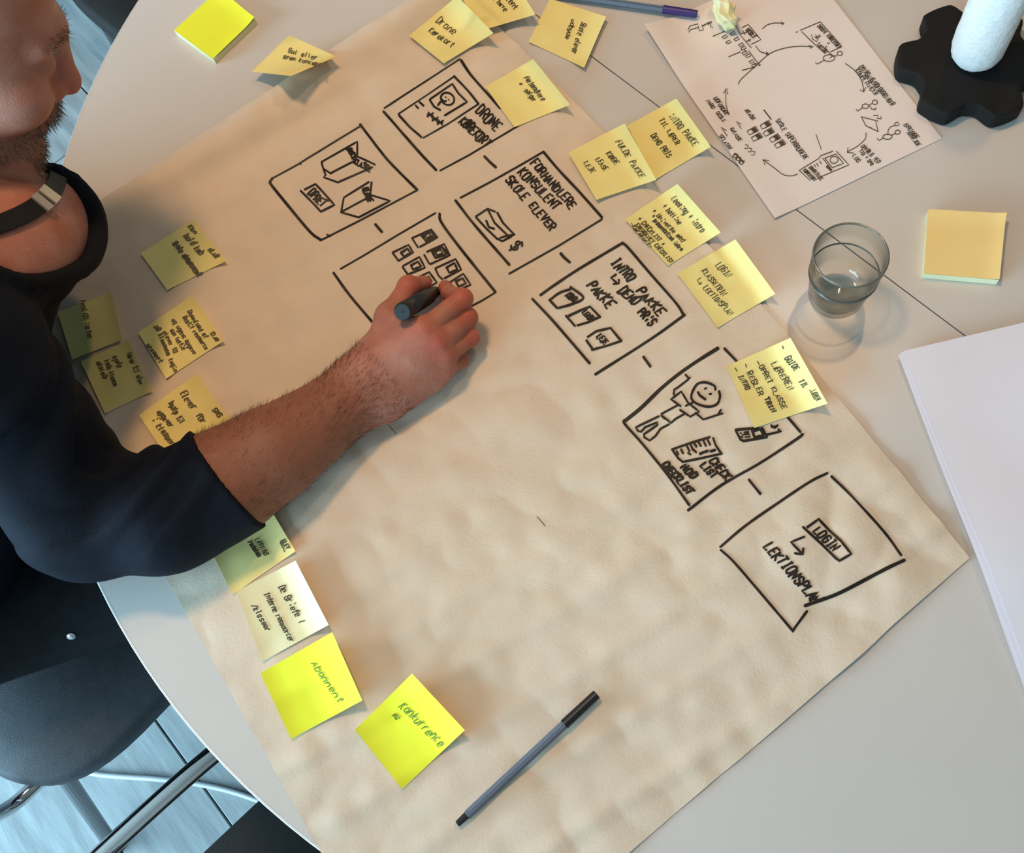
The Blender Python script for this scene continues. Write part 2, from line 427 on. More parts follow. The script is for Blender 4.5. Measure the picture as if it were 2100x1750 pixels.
# frame: two boxes and OPRET button
g = Page(on_sheet)
g.block(*A, [[(130, 965), (330, 855), (560, 712), (790, 570)], [(505, 1420), (800, 1270), (1215, 1050)]], 3.6)
g.block(*A, [[(790, 558), (850, 640), (1000, 830), (1215, 1048)], [(140, 958), (122, 985), (135, 1015), (260, 1170), (420, 1360), (500, 1420)]], TH, True)
g.block(*A, [[(545, 1380), (572, 1392)], [(345, 845), (350, 858)]], 3.2)
g.block(*A, [[(505, 840), (770, 690), (770, 800), (900, 858)], [(570, 925), (770, 822)], [(505, 842), (518, 890), (575, 928)], [(505, 850), (535, 940), (520, 955), (625, 992), (880, 878)]], 3.8)
g.block(*A, [[(650, 1215), (670, 1105), (855, 990)], [(876, 992), (866, 1085), (1015, 1130), (780, 1252), (650, 1215)], [(655, 1210), (845, 1108)]], 3.9)
g.text(*A, 'BOKS', (692, 745), (740, 828), (32, -12), 3.4)
g.text(*A, 'KLASSE', (745, 850), (868, 915), (14, -38), 3.4)
g.text(*A, 'KLASSE', (808, 1040), (850, 1145), (40, -14), 4.0)
g.block(*A, [[(350, 1055), (425, 1130), (500, 1210), (600, 1160), (530, 1080), (460, 1005), (380, 1045)]], 4.4)
g.text(*A, 'OPRET', (402, 1075), (510, 1182), (44, -42), 3.6)
g.build('marker_drawing', M_ink, sheet, 'black marker frame with two open boxes and an OPRET button')
# frame: grid of cards being drawn
B = (660, 300, 3.5)
g = Page(on_sheet)
g.block(*B, [[(135, 880), (300, 785), (560, 628), (815, 480)], [(1245, 1050), (1150, 1108), (1060, 1155)]], 3.6)
g.block(*B, [[(845, 485), (860, 550), (1000, 740), (1245, 1045)], [(85, 910), (200, 1070), (365, 1265), (420, 1330)]], TH, True)
cards = [([(650, 665), (690, 725)], [(648, 660), (785, 598), (828, 655), (705, 722)], [(715, 640), (775, 605), (805, 640), (745, 678), (715, 640)]),
         ([(735, 780), (770, 842)], [(755, 758), (878, 702), (918, 782), (780, 846)], [(790, 752), (862, 722), (892, 775), (815, 802), (790, 752)]),
         ([(815, 880), (838, 930), (865, 955)], [(815, 876), (960, 810), (1000, 885), (880, 948)], [(895, 870), (952, 838), (972, 885), (915, 908), (895, 870)]),
         ([(890, 995), (918, 1025)], [(905, 985), (1015, 915), (1068, 995), (985, 1028)], [(962, 970), (1010, 948), (1034, 985), (982, 1008), (962, 970)]),
         ([(508, 765), (550, 822)], [(510, 762), (622, 708), (655, 762), (552, 822)], [(568, 765), (615, 735), (637, 765), (590, 792), (568, 765)]),
         ([(580, 868), (615, 918)], [(585, 858), (700, 795), (740, 872), (625, 918)], [(640, 855), (690, 828), (712, 862), (655, 886), (640, 855)]),
         ([(650, 975), (700, 1030)], [(665, 955), (770, 903), (825, 978), (720, 1040)], [(720, 955), (765, 935), (788, 970), (740, 990), (720, 955)])]
for k, (a, b, c) in enumerate(cards):
    g.block(*B, [a, b], 4.2); g.block(*B, [c], 5.0)
    if k in (0, 1):
        q = np.array(c[:4], float); m_ = q.mean(0)
        g.block(*B, [[tuple(m_ + (p - m_) * 0.55) for p in list(q) + [q[0]]], [tuple(q[1]), tuple(b[2])]], 4.6)
    if k == 0: g.block(*B, [[(722, 640), (765, 612)], [(790, 612), (818, 650)], [(752, 685), (815, 655)]], 7)
g.block(*B, [[(848, 1022), (862, 1036)]], 4)
g.build('marker_drawing', M_ink, sheet, 'black marker frame with a grid of small cards, half drawn under the hand')
# frame: forhandlere
g = Page(on_sheet)
g.block(*B, [[(995, 370), (1200, 262), (1400, 150), (1590, 40)], [(2010, 525), (1700, 715), (1345, 915)]], 4.0)
g.block(*B, [[(1590, 40), (1700, 170), (1850, 330), (2010, 510)], [(960, 390), (1100, 570), (1345, 850)]], TH, True)
g.text(*B, 'FORHANDLERE', (1495, 130), (1790, 462), (46, -40), 4.0)
g.text(*B, 'KONSULENT', (1405, 195), (1680, 470), (48, -44), 4.0)
g.text(*B, 'SKOLE ELEVER', (1315, 250), (1648, 612), (46, -40), 4.0)
g.block(*B, [[(1105, 505), (1190, 448), (1242, 470)], [(1108, 512), (1180, 590), (1245, 652)], [(1190, 452), (1240, 550), (1335, 642)], [(1260, 478), (1300, 550), (1382, 635)], [(1335, 642), (1382, 635), (1295, 682), (1262, 665), (1335, 640)], [(1180, 535), (1200, 582), (1236, 592)], [(1245, 652), (1262, 668)]], 4.4)
g.text(*B, '$', (1352, 722), (1402, 772), (52, -48), 4.0)
g.build('marker_drawing', M_ink, sheet, 'black marker frame listing FORHANDLERE KONSULENT SKOLE ELEVER over a box')
# frame: intro pakke
D = (1060, 480, 5.468)
g = Page(on_sheet)
g.block(*D, [[(265, 685), (420, 575), (700, 390), (1170, 110)], [(1180, 100), (1250, 158), (1500, 450), (1780, 770), (1865, 900)], [(1880, 908), (1500, 1180), (880, 1575)], [(175, 730), (400, 970), (600, 1200), (815, 1450)]], 5.6, True)
g.text(*D, 'INTRO', (1052, 335), (1262, 552), (86, -68), 4.6)
g.text(*D, 'PAKKE', (1335, 648), (1600, 940), (80, -62), 4.6)
g.block(*D, [[(1110, 455), (1055, 492), (1130, 558)], [(1085, 562), (1145, 552), (1142, 515)]], 4.6)
g.text(*D, 'DEMO', (1125, 650), (1325, 815), (80, -66), 4.6)
g.text(*D, 'PRiS', (1348, 885), (1500, 1045), (80, -62), 4.6)
g.text(*D, 'PAKKE', (788, 582), (1030, 845), (90, -66), 4.8)
g.block(*D, [[(365, 740), (450, 830)], [(372, 738), (480, 660), (600, 620)], [(600, 595), (745, 715), (620, 785), (470, 830)]], 5.2, True)
g.block(*D, [[(552, 920), (650, 1030)], [(580, 920), (730, 850), (820, 815), (932, 930)], [(932, 930), (800, 990), (680, 1025)]], 5.2)
g.block(*D, [[(780, 1195), (850, 1292)], [(795, 1155), (890, 1092), (1050, 1055), (1170, 1200)], [(1170, 1200), (1000, 1258), (842, 1300)]], 5.2)
g.text(*D, 'KØB', (545, 690), (632, 768), (52, -42), 3.8)
g.text(*D, 'LEASE', (730, 888), (826, 985), (52, -42), 3.8)
g.text(*D, 'LEJE', (890, 1158), (985, 1248), (52, -44), 3.8)
g.build('marker_drawing', M_ink, sheet, 'black marker frame reading INTRO PAKKE DEMO PRIS above three small boxes')
# frame: figure with check list
G = (1260, 680, 4.565)
g = Page(on_sheet)
g.block(*G, [[(98, 838), (250, 715), (430, 540), (600, 400), (780, 275), (968, 158)]], 7.2, True)
g.block(*G, [[(1030, 160), (1145, 280), (1180, 320)], [(1620, 800), (1740, 940)], [(1762, 962), (1700, 1012), (1350, 1240), (1000, 1440), (690, 1675)], [(92, 830), (100, 870), (260, 1050), (480, 1320), (700, 1625)]], TH, True)
g.block(*G, [[(945, 545), (935, 510), (860, 478), (780, 490), (732, 560), (722, 630), (780, 680), (880, 705), (960, 680), (988, 610), (980, 560)]], 5.0, True)
g.block(*G, [[(845, 537), (860, 531)], [(890, 585), (906, 584)]], 4.2)
g.block(*G, [[(782, 570), (800, 600), (850, 635)]], 5.4)
g.block(*G, [[(555, 590), (560, 545), (600, 520), (690, 450)], [(665, 405), (690, 432), (708, 428), (680, 458)], [(620, 700), (530, 635), (625, 562), (690, 668)], [(668, 696), (745, 660)], [(690, 668), (792, 750), (710, 798), (615, 735)], [(760, 762), (832, 825), (970, 780), (1012, 768)], [(970, 780), (995, 735)], [(590, 692), (440, 772), (442, 788), (530, 856), (570, 820), (650, 775)], [(442, 792), (470, 818)]], 4.4)
g.block(*G, [[(415, 795), (200, 898), (220, 932), (250, 940), (285, 898), (400, 852), (402, 876), (276, 962), (278, 990), (330, 1022), (385, 978), (430, 912), (510, 870)]], 4.8)
g.block(*G, [[(540, 1105), (720, 1042), (890, 990)], [(925, 1000), (945, 1062), (1002, 1148)], [(1002, 1145), (800, 1190), (640, 1222), (600, 1190), (540, 1105)]], 5.0)
g.block(*G, [[(582, 1122), (597, 1150)], [(625, 1105), (642, 1142)], [(680, 1075), (702, 1122)], [(715, 1065), (738, 1112)], [(748, 1050), (768, 1078)], [(790, 1040), (808, 1072)], [(833, 1022), (856, 1072)], [(870, 1010), (896, 1062)], [(690, 1138), (712, 1152)], [(742, 1108), (765, 1132)]], 4.6)
g.block(*G, [[(802, 1146), (832, 1132)], [(848, 1128), (872, 1120)], [(902, 1122), (938, 1112)]], 6.4)
g.text(*G, 'CHECK', (884, 1218), (1046, 1402), (56, -42), 4.6)
g.text(*G, 'LIST', (802, 1262), (925, 1382), (52, -42), 4.6)
g.text(*G, 'MOD', (618, 1278), (745, 1392), (52, -46), 5.4)
g.text(*G, 'CHECKLIST', (445, 1248), (700, 1535), (54, -40), 5.0)
g.block(*G, [[(1135, 925), (1180, 1012), (1210, 1026), (1428, 990), (1382, 905)], [(1135, 922), (1250, 912), (1345, 903)]], 5.6)
g.block(*G, [[(1290, 932), (1368, 916), (1396, 972), (1312, 990), (1290, 932)]], 6.0)
g.block(*G, [[(1180, 950), (1188, 953)], [(1215, 945), (1255, 940)], [(1200, 968), (1250, 962)], [(1185, 985), (1200, 990)], [(1225, 990), (1270, 985)], [(1235, 950), (1262, 965)]], 3.6)
g.block(*G, [[(1430, 966), (1560, 936), (1535, 918)], [(1468, 880), (1500, 905), (1525, 880)], [(1475, 895), (1520, 890)]], 5.0)
g.build('marker_drawing', M_ink, sheet, 'black marker frame with a waving figure, a clipboard and CHECK LIST lettering')
# frame: login
H = (1440, 950, 4.565)
g = Page(on_sheet)
g.block(*H, [[(170, 785), (400, 590), (700, 380), (1000, 180), (1170, 95)], [(1210, 125), (1400, 310), (1700, 640), (1862, 862)], [(175, 815), (300, 930), (550, 1220), (830, 1550), (852, 1570)], [(852, 1562), (980, 1388)]], 5.4, True)
g.block(*H, [[(1890, 910), (1700, 1000), (1300, 1210), (1090, 1290), (965, 1335)]], 7.4, True)
g.block(*H, [[(985, 600), (1090, 525), (1200, 640), (1300, 730), (1395, 850), (1285, 915), (1250, 890), (1120, 760), (945, 600)]], 5.6)
g.text(*H, 'LOGIN', (1032, 645), (1236, 842), (62, -56), 4.2)
g.block(*H, [[(955, 690), (830, 740), (930, 842)], [(868, 845), (940, 856), (946, 800)]], 5.0)
g.text(*H, 'LEKTIONSPLAN', (575, 790), (1056, 1330), (78, -52), 4.8)
g.build('marker_drawing', M_ink, sheet, 'black marker frame with a LOGIN box and LEKTIONSPLAN')
# dashes between the frames
for blk_, st_, w_ in ((A, [(1715, 800), (1755, 842), (1798, 880)], 5.6), (A, [(905, 1305), (952, 1360)], 5.6), (B, [(1715, 770), (1740, 800), (1778, 832)], 6.2), (D, [(1420, 1380), (1495, 1485)], 6.2), (G, [(1260, 1390), (1365, 1520)], 6.0)):
    g = Page(on_sheet); g.block(*blk_, [st_], w_); g.build('connecting_dash', M_ink, sheet)
for st_, w_ in (([(1101, 1060), (1108, 1067), (1118, 1079)], 1.6), ([(793, 868), (813, 890)], 1.2)):
    g = Page(on_sheet); g.stroke(st_, w_); g.build('stray_pen_mark', M_pen, sheet)

# ---------------------------------------------------------------- sticky notes
M_pale = mat('pale_yellow_note', srgb(243, 228, 150), 0.7, var=0.02, scale=30, spec=0.2)
M_neon = mat('bright_yellow_note', srgb(240, 245, 62), 0.65, var=0.02, scale=30, spec=0.2)
M_padside = mat('note_pad_edge', srgb(238, 232, 190), 0.75, var=0.05, scale=200, stretch=(1, 1, 40), spec=0.2)
def base_h(x, y, lift):
    u, v = sheet_uv(x, y)
    ins = np.minimum(np.minimum(u, 1 - u), np.minimum(v, 1 - v))
    k = sm(-0.012, 0.006, ins)
    return k * sheet_h(x, y) + 0.0012 + lift
def bil(P, s, t):
    P = np.array(P, float); s = np.asarray(s, float)[..., None]; t = np.asarray(t, float)[..., None]
    return (1 - s) * (1 - t) * P[0] + s * (1 - t) * P[1] + s * t * P[2] + (1 - s) * t * P[3]
def ibil(P, Q):
    P = np.array(P, float); Q = np.array(Q, float); s = np.full(len(Q), .5); t = np.full(len(Q), .5)
    for _ in range(8):
        E = Q - bil(P, s, t)
        a = (1 - t)[:, None] * (P[1] - P[0]) + t[:, None] * (P[2] - P[3]); b = (1 - s)[:, None] * (P[3] - P[0]) + s[:, None] * (P[2] - P[1])
        det = a[:, 0] * b[:, 1] - a[:, 1] * b[:, 0]
        s = s + (E[:, 0] * b[:, 1] - E[:, 1] * b[:, 0]) / det; t = t + (a[:, 0] * E[:, 1] - a[:, 1] * E[:, 0]) / det
    return s, t
def note(P, label, m, curl=0.012, depth=0.45, lift=0.0, ink=M_pen, w=1.6, lines=(), strokes=(), zfun=None, group='sticky notes around the storyboard', c0=0.85):
    """P: corners in survey pixels, text order top-left, top-right, bottom-right, bottom-left"""
    if zfun is None:
        def zfun(s, t):
            e = np.clip(1 - t / depth, 0, 1) ** 2 * (c0 + (1 - c0) * np.abs(2 * s - 1)) * curl
            return e + 0.0022 * np.clip(1 - (1 - t) / 0.3, 0, 1) ** 2 + 0.0012 * np.clip(1 - s / .3, 0, 1) ** 2
    def pos(s, t, extra=0.0):
        q = bil(P, s, t); z = zfun(s, t)
        p = T(q[..., 0], q[..., 1], 0.003 + z)
        for _ in range(2): p = T(q[..., 0], q[..., 1], base_h(p[..., 0], p[..., 1], lift) + z + extra)
        return p
    n = 20
    S, U = np.meshgrid(np.linspace(0, 1, n), np.linspace(0, 1, n))
    v = pos(S, U).reshape(-1, 3)
    idx = np.arange(n * n).reshape(n, n)
    f = np.stack([idx[:-1, :-1], idx[1:, :-1], idx[1:, 1:], idx[:-1, 1:]], -1).reshape(-1, 4)
    o = mesh_obj('sticky_note', v, f, m, smooth=True)
    tag(o, label, 'sticky note', group)
    if lines or strokes:
        def surf(Q):
            s, t = ibil(P, Q); return pos(s, t, 0.0009)
        g = Page(surf)
        for (blk, txt, a, b, h, *ww) in lines: g.text(*blk, txt, a, b, h, ww[0] if ww else w)
        for (blk, st, *ww) in strokes: g.block(*blk, [st], ww[0] if ww else w)
        g.build('handwriting', ink, o)
    return o
N1 = (820, 0, 4.773); N2 = (1150, 180, 4.468); N3 = (1360, 380, 3.5); N4 = (120, 440, 3.366); N5 = (420, 1040, 2.916); N6 = (340, 0, 5.526)
note([(938, -8), (1012, 68), (910, 130), (839, 73)], 'pale note reading Drone Kørekort with a curled white top edge', M_pale, 0.022, 0.5, lift=0.003,
     lines=[(N1, 'Drone', (350, 215), (530, 340), (45, -55)), (N1, 'Kørekort', (280, 305), (510, 470), (40, -42))])
note([(1040, -64), (1098, 30), (986, 63), (935, -25)], 'pale note cut by the top of the picture beside the Drone note', M_pale, 0.01, lift=0.010,
     lines=[(N1, 'konsulent', (930, -140), (1125, 100), (42, -34)), (N1, 'skole have', (820, -110), (1030, 115), (36, -30))])
note([(1243, 34), (1198, 139), (1084, 86), (1128, -3)], 'pale note reading Skole elever lying alone on the table near the purple pen', M_pale, 0.007, 0.35,
     lines=[(N1, 'Skole elever', (1775, 212), (1672, 525), (50, 16)), (N1, 'udbyde', (1685, 185), (1618, 378), (36, 14))])
note([(1093, 121), (1169, 215), (1055, 261), (995, 178)], 'pale note reading Forhandlere sælger at the corner of the drone frame', M_pale, 0.018, 0.38,
     lines=[(N1, 'Forhandlere', (1215, 760), (1392, 992), (48, -22)), (N1, 'sælger', (1212, 885), (1312, 1000), (44, -26)), (N1, '*', (1160, 818), (1188, 838), (24, -14))])
note([(1387, 202), (1458, 301), (1343, 369), (1286, 258)], 'pale note reading INTRO PAKKE TIL LÆRER DEMO PRIS on the bare table', M_pale, 0.018, 0.38,
     lines=[(N2, 'iNTRO PAKKE', (985, 262), (1222, 542), (44, -34)), (N2, 'TIL LÆRER', (900, 298), (1062, 532), (36, -26)), (N2, 'DEMO PRIS', (822, 442), (985, 648), (42, -28))])
note([(1281, 253), (1346, 369), (1223, 410), (1165, 313)], 'pale note reading FULDE PAKKE KØBE LEASE LEJE overlapping its neighbour', M_pale, 0.018, 0.38, lift=0.003,
     lines=[(N2, 'FULDE PAKKE', (500, 495), (728, 838), (46, -22)), (N2, 'KØBE', (412, 602), (508, 712), (38, -26)), (N2, 'LEASE', (318, 658), (402, 768), (38, -26)), (N2, 'LEJE', (205, 690), (288, 790), (38, -22))])
note([(1389, 377), (1478, 477), (1370, 545), (1282, 450)], 'pale note crowded with small writing headed Leasing + intro', M_pale, 0.020, 0.40, w=1.7,
     lines=[(N2, 'Leasing + intro', (1010, 1020), (1290, 1335), (46, -32)), (N2, '+ hotline', (930, 1088), (1085, 1258), (36, -26)), (N2, '+ Universe med', (832, 1135), (1118, 1418), (34, -26)),
            (N2, '" præsentation intro', (820, 1188), (1100, 1500), (30, -24), 2.2), (N2, '+ CHECKLIST +', (700, 1205), (935, 1455), (32, -26)), (N2, 'EMERGENCY CHECKLIST', (682, 1262), (1010, 1612), (28, -22)), (N2, '-Kørekort-', (632, 1250), (820, 1478), (30, -20))])
note([(1508, 491), (1590, 603), (1472, 672), (1389, 561)], 'pale note reading LOGIN KLASSETRIN LEKTIONSPLAN left of the glass', M_pale, 0.017, 0.36,
     lines=[(N3, 'LOGIN', (372, 580), (465, 668), (38, -30)), (N3, 'KLASSETRIN', (275, 618), (428, 802), (32, -22)), (N3, 'LEKTIONSPLAN', (283, 740), (478, 938), (32, -24))],
     strokes=[(N3, [(268, 664), (243, 682), (268, 708)]), (N3, [(254, 708), (272, 710), (272, 694)])])
note([(1621, 693), (1697, 828), (1547, 878), (1490, 751)], 'pale note reading GUIDE TIL LÆREREN lying over the figure frame', M_pale, 0.020, 0.42, w=2.1,
     lines=[(G, 'GUIDE', (1590, 255), (1695, 375), (48, -30)), (G, 'TIL', (1718, 470), (1772, 540), (46, -24)), (G, 'LÆREREN', (1468, 308), (1640, 560), (46, -28)), (G, 'OPRET KLASSE', (1352, 330), (1580, 735), (40, -22)),
            (G, 'REGLER', (1240, 390), (1362, 610), (42, -22)), (G, 'TRIN', (1405, 630), (1482, 765), (36, -18), 3.4), (G, 'INTRO', (1160, 420), (1240, 555), (40, -18)), (G, 'LÆRER', (1842, 560), (1895, 655), (34, -16), 1.6)],
     strokes=[(G, [(1570, 138), (1582, 162)]), (G, [(1338, 278), (1356, 308)]), (G, [(1228, 308), (1238, 335)]), (G, [(1130, 342), (1150, 372)]), (G, [(1826, 548), (1872, 640)], 1.4)])
LG = 'sticky notes along the near border of the sheet'
note([(398, 450), (463, 536), (343, 595), (288, 519)], 'shaded pale note beside the shirt collar, uppermost of the left notes', M_pale, 0.006, 0.3, ink=M_grey, w=2.2, group=LG,
     lines=[(N4, 'Kan', (893, 85), (940, 140), (24, -16)), (N4, 'hold køb', (862, 150), (980, 285), (36, -24)), (N4, 'Skole abonnement', (785, 198), (962, 430), (34, -20), 2.6), (N4, 'KLAR', (1030, 245), (1085, 305), (26, -18), 2.2)])
note([(394, 606), (458, 700), (341, 777), (283, 682)], 'pale note filled with seven lines of writing, second below the collar', M_pale, 0.006, 0.3, ink=M_grey, w=1.9, group=LG,
     lines=[(N4, 'Download af', (888, 672), (1010, 862), (26, -16)), (N4, 'Bestil ressource', (855, 712), (1015, 935), (26, -15), 2.0), (N4, 'og ugens opgave', (780, 730), (930, 970), (26, -16)), (N4, 'som lektie', (770, 800), (855, 940), (26, -16)), (N4, 'elever få', (718, 815), (800, 960), (26, -16)),
            (N4, 'på klassens login', (665, 775), (800, 1095), (26, -16), 2.2), (N4, 'skemaet', (605, 900), (700, 1030), (26, -16)), (N4, 'KLAR', (1048, 822), (1090, 880), (24, -14), 2.0)])
note([(403, 767), (470, 860), (350, 949), (285, 852)], 'shaded pale note partly under the cuff, third below the collar', M_pale, 0.005, 0.3, ink=M_grey, w=2.4, group=LG,
     lines=[(N4, 'Elever', (838, 1235), (925, 1355), (42, -24)), (N4, 'får', (945, 1385), (992, 1450), (36, -22)), (N4, 'hjælp til', (758, 1305), (840, 1450), (34, -20)), (N4, 'opgaver', (680, 1365), (770, 1475), (34, -20)), (N4, 'i klasserum', (642, 1420), (810, 1640), (34, -20)), (N4, 'SMS', (1060, 1350), (1108, 1405), (26, -18), 2.6)])
note([(228, 600), (250, 697), (148, 738), (118, 640)], 'dark shaded note half hidden behind the sweater, nearest the collar', M_pale, 0.004, 0.3, lift=0.002, ink=M_grey, w=2.0, group=LG,
     lines=[(N4, 'holdliste', (150, 600), (205, 860), (34, -8))])
note([(262, 698), (311, 803), (215, 848), (166, 742)], 'dark shaded note half hidden behind the sweater, above the elbow', M_pale, 0.004, 0.3, ink=M_grey, w=1.8, group=LG,
     lines=[(N4, 'lærer til elev', (470, 960), (560, 1180), (34, -14)), (N4, 'hjælp', (370, 985), (420, 1060), (32, -12)), (N4, 'kode klasse', (320, 1010), (385, 1190), (30, -12)), (N4, 'skoleår', (260, 1020), (318, 1150), (30, -12))])
note([(558, 1050), (606, 1131), (477, 1220), (434, 1132)], 'pale note tucked under the dark sweater cuff', M_pale, 0.004, 0.3, ink=M_pen, w=2.2, group=LG,
     lines=[(N5, 'LÆRINGS', (302, 195), (362, 295), (22, -10)), (N5, 'redskab', (258, 212), (322, 302), (22, -10), 3.0), (N5, 'ELEV', (455, 205), (488, 258), (24, -12), 2.4)], strokes=[(N5, [(450, 212), (478, 268)])])
note([(606, 1150), (674, 1282), (538, 1357), (485, 1213)], 'whitish note reading De briefe with a folded corner', mat('washed_note', srgb(240, 232, 186), 0.7, var=0.02, spec=0.2), 0.012, 0.35, ink=M_pen, w=2.2, group=LG, lift=0.0015,
     lines=[(N5, 'De Briefe !', (440, 480), (570, 705), (34, -16)), (N5, 'Interne ressourcer', (355, 520), (510, 815), (30, -14)), (N5, '/klasser', (278, 592), (372, 752), (30, -14))])
note([(681, 1297), (743, 1437), (597, 1516), (534, 1381)], 'bright yellow note reading Abonnent in faint green pen', M_neon, 0.016, 0.6, ink=M_green, w=1.9, group=LG, lift=0.002,
     lines=[(N5, 'Abonnent', (635, 935), (800, 1180), (30, -16))])
note([(845, 1382), (953, 1498), (825, 1619), (728, 1497)], 'bright yellow note reading Konkurrence left of the grey pen', M_neon, 0.017, 0.6, ink=M_green, w=2.0, group=LG,
     lines=[(N5, 'Konkurrence', (1160, 1195), (1408, 1440), (38, -30))], strokes=[(N5, [(1120, 1250), (1145, 1240), (1168, 1262), (1140, 1270), (1130, 1240)], 2.4), (N5, [(1140, 1238), (1146, 1272)], 2.0)])
def z_gul(s, t):
    d = np.clip((s + t) - 0.85, 0, 2)
    return 0.0010 + 0.030 * d ** 2 + 0.010 * np.clip(1 - (s + t) / 0.6, 0, 1) ** 2
note([(593, 72), (690, 116), (597, 156), (516, 147)], 'pale note with a lifted lower edge on the rolled upper border of the sheet', M_pale, zfun=z_gul, lift=0.013, ink=M_grey, w=2.0,
     lines=[(N6, 'Gul eller', (1385, 590), (1720, 680), (12, -44)), (N6, 'Grøn koncept', (1330, 660), (1760, 750), (10, -36), 2.2)])

# pads of notes
def pad(P, th, label, m, n=3, curl=0.003):
    e = empty('note_pad', tuple(T(*np.mean(P, 0), 0.0))); e.location.z = ZT; tag(e, label, 'note pad')
    o = np.array(e.location)
    q = [T(x, y, th) - o for x, y in P]
    nn = 8
    vs_, fs = [], []
    ring = []
    for k in range(4):
        for j in range(nn): ring.append(q[k] + (q[(k + 1) % 4] - q[k]) * j / nn)
    nr = len(ring)
    for z in (0.0, th - 0.0006):
        for p in ring: vs_.append((p[0], p[1], z))
    for k in range(nr): fs.append((k, (k + 1) % nr, nr + (k + 1) % nr, nr + k))
    fs.append(tuple(range(nr))); fs.append(tuple(range(2 * nr - 1, nr - 1, -1)))
    mesh_obj('note_block', vs_, fs, M_padside, e)
    S, U = np.meshgrid(np.linspace(0, 1, 12), np.linspace(0, 1, 12))
    Q = ((1 - S) * (1 - U))[..., None] * q[0] + (S * (1 - U))[..., None] * q[1] + (S * U)[..., None] * q[2] + ((1 - S) * U)[..., None] * q[3]
    Q[..., 2] = th + curl * np.clip(1 - U / 0.25, 0, 1) ** 2 + 0.6 * curl * np.clip((S - .8) / .2, 0, 1) ** 2
    idx = np.arange(144).reshape(12, 12)
    mesh_obj('top_sheet', Q.reshape(-1, 3), np.stack([idx[:-1, :-1], idx[1:, :-1], idx[1:, 1:], idx[:-1, 1:]], -1).reshape(-1, 4), m, e, smooth=True)
pad([(449, -22), (524, 40), (438, 122), (357, 62)], 0.009, 'bright yellow block of sticky notes at the top left of the table', M_neon)
pad([(1903, 432), (2062, 441), (2049, 574), (1895, 561)], 0.010, 'pale orange-yellow block of sticky notes beside the drinking glass', mat('orange_yellow_note', srgb(250, 220, 148), 0.7, var=0.02, spec=0.2))

# ---------------------------------------------------------------- pencil sketch on copier paper
M_white = mat('white_copier_paper', srgb(236, 226, 222), 0.6, var=0.01, scale=40, bump=0.03, bscale=500, spec=0.25)
A4 = np.array([[0.349, 0.525], [0.558, 0.552], [0.522, 0.849], [0.309, 0.826]])
def a4_h(x, y):
    d = np.minimum(np.abs((x - 0.349) * 0.99 + (y - 0.525) * 0.128), 1)
    k = sm(0.70, 0.85, y) * sm(0.36, 0.30, x)
    return 0.0012 + 0.004 * np.exp(-(d / 0.025) ** 2) * 0.6 + 0.010 * k + 0.0012 * vnoise(x * 14, y * 12)
n = 40
S, U = np.meshgrid(np.linspace(0, 1, n), np.linspace(0, 1, n))
XY = ((1 - S) * (1 - U))[..., None] * A4[0] + (S * (1 - U))[..., None] * A4[1] + (S * U)[..., None] * A4[2] + ((1 - S) * U)[..., None] * A4[3]
Zs = a4_h(XY[..., 0], XY[..., 1])
idx = np.arange(n * n).reshape(n, n)
a4 = mesh_obj('sketch_sheet', np.concatenate([XY, (Zs + ZT)[..., None]], -1).reshape(-1, 3), np.stack([idx[:-1, :-1], idx[:-1, 1:], idx[1:, 1:], idx[1:, :-1]], -1).reshape(-1, 4), M_white, smooth=True)
tag(a4, 'white sheet covered with a pen sketch of a loop between school, people and cards', 'paper')
def on_a4(P):
    Q = T(P[:, 0], P[:, 1], 0.002); Q[:, 2] = ZT + a4_h(Q[:, 0], Q[:, 1]) + 0.0006
    return Q
K = (1400, 20, 5.833); J = (1420, 160, 4.2); Lb = (1320, 0, 3.387)
PW = 1.6
g = Page(on_a4)
g.block(*K, [[(65, 235), (85, 190), (180, 165)], [(75, 265), (90, 235), (180, 210)], [(185, 190), (200, 250), (250, 235), (230, 178)], [(235, 185), (345, 140)], [(250, 190), (300, 150), (330, 150), (300, 180), (345, 130), (330, 200), (360, 205)],
             [(360, 315), (500, 255), (640, 190)], [(640, 190), (700, 310), (820, 450)], [(710, 210), (785, 170), (935, 352), (820, 408)], [(700, 282), (762, 265)], [(716, 240), (748, 292)], [(765, 372), (815, 352)], [(790, 345), (802, 378)],
             [(550, 560), (690, 500)], [(790, 488), (925, 662)], [(710, 722), (870, 680)], [(1405, 245), (1645, 145), (1890, 420)], [(1425, 262), (1550, 385), (1705, 522)], [(1905, 438), (1770, 500)], [(1355, 268), (1372, 262)],
             [(1540, 300), (1555, 350), (1605, 382), (1622, 340)], [(1580, 330), (1650, 318)], [(1590, 300), (1612, 335)], [(1600, 345), (1640, 300)], [(1725, 440), (1700, 440), (1740, 500), (1790, 540)], [(1730, 395), (1745, 410), (1755, 390)],
             [(1590, 628), (1612, 646), (1692, 600)], [(1765, 575), (1790, 550), (1845, 548)]], PW)
g.block(*K, [[(955, 222), (1010, 178), (1100, 155), (1212, 160)], [(875, 425), (930, 495), (1035, 525)], [(665, 890), (700, 830), (850, 690), (1035, 525), (1200, 460), (1380, 435), (1558, 440)]], PW, True)
g.block(*K, [[(1180, 145), (1212, 160), (1190, 176)], [(1000, 500), (1035, 525), (998, 530)], [(1510, 425), (1562, 442), (1522, 458)]], PW)
for cx, cy in ((600, 278), (645, 345), (700, 412), (728, 452), (742, 510), (782, 545), (826, 612), (856, 656), (505, 318), (548, 382)):
    g.block(*K, [[(cx - 32, cy + 4), (cx + 16, cy - 24), (cx + 34, cy), (cx - 14, cy + 26), (cx - 32, cy + 4)]], PW)
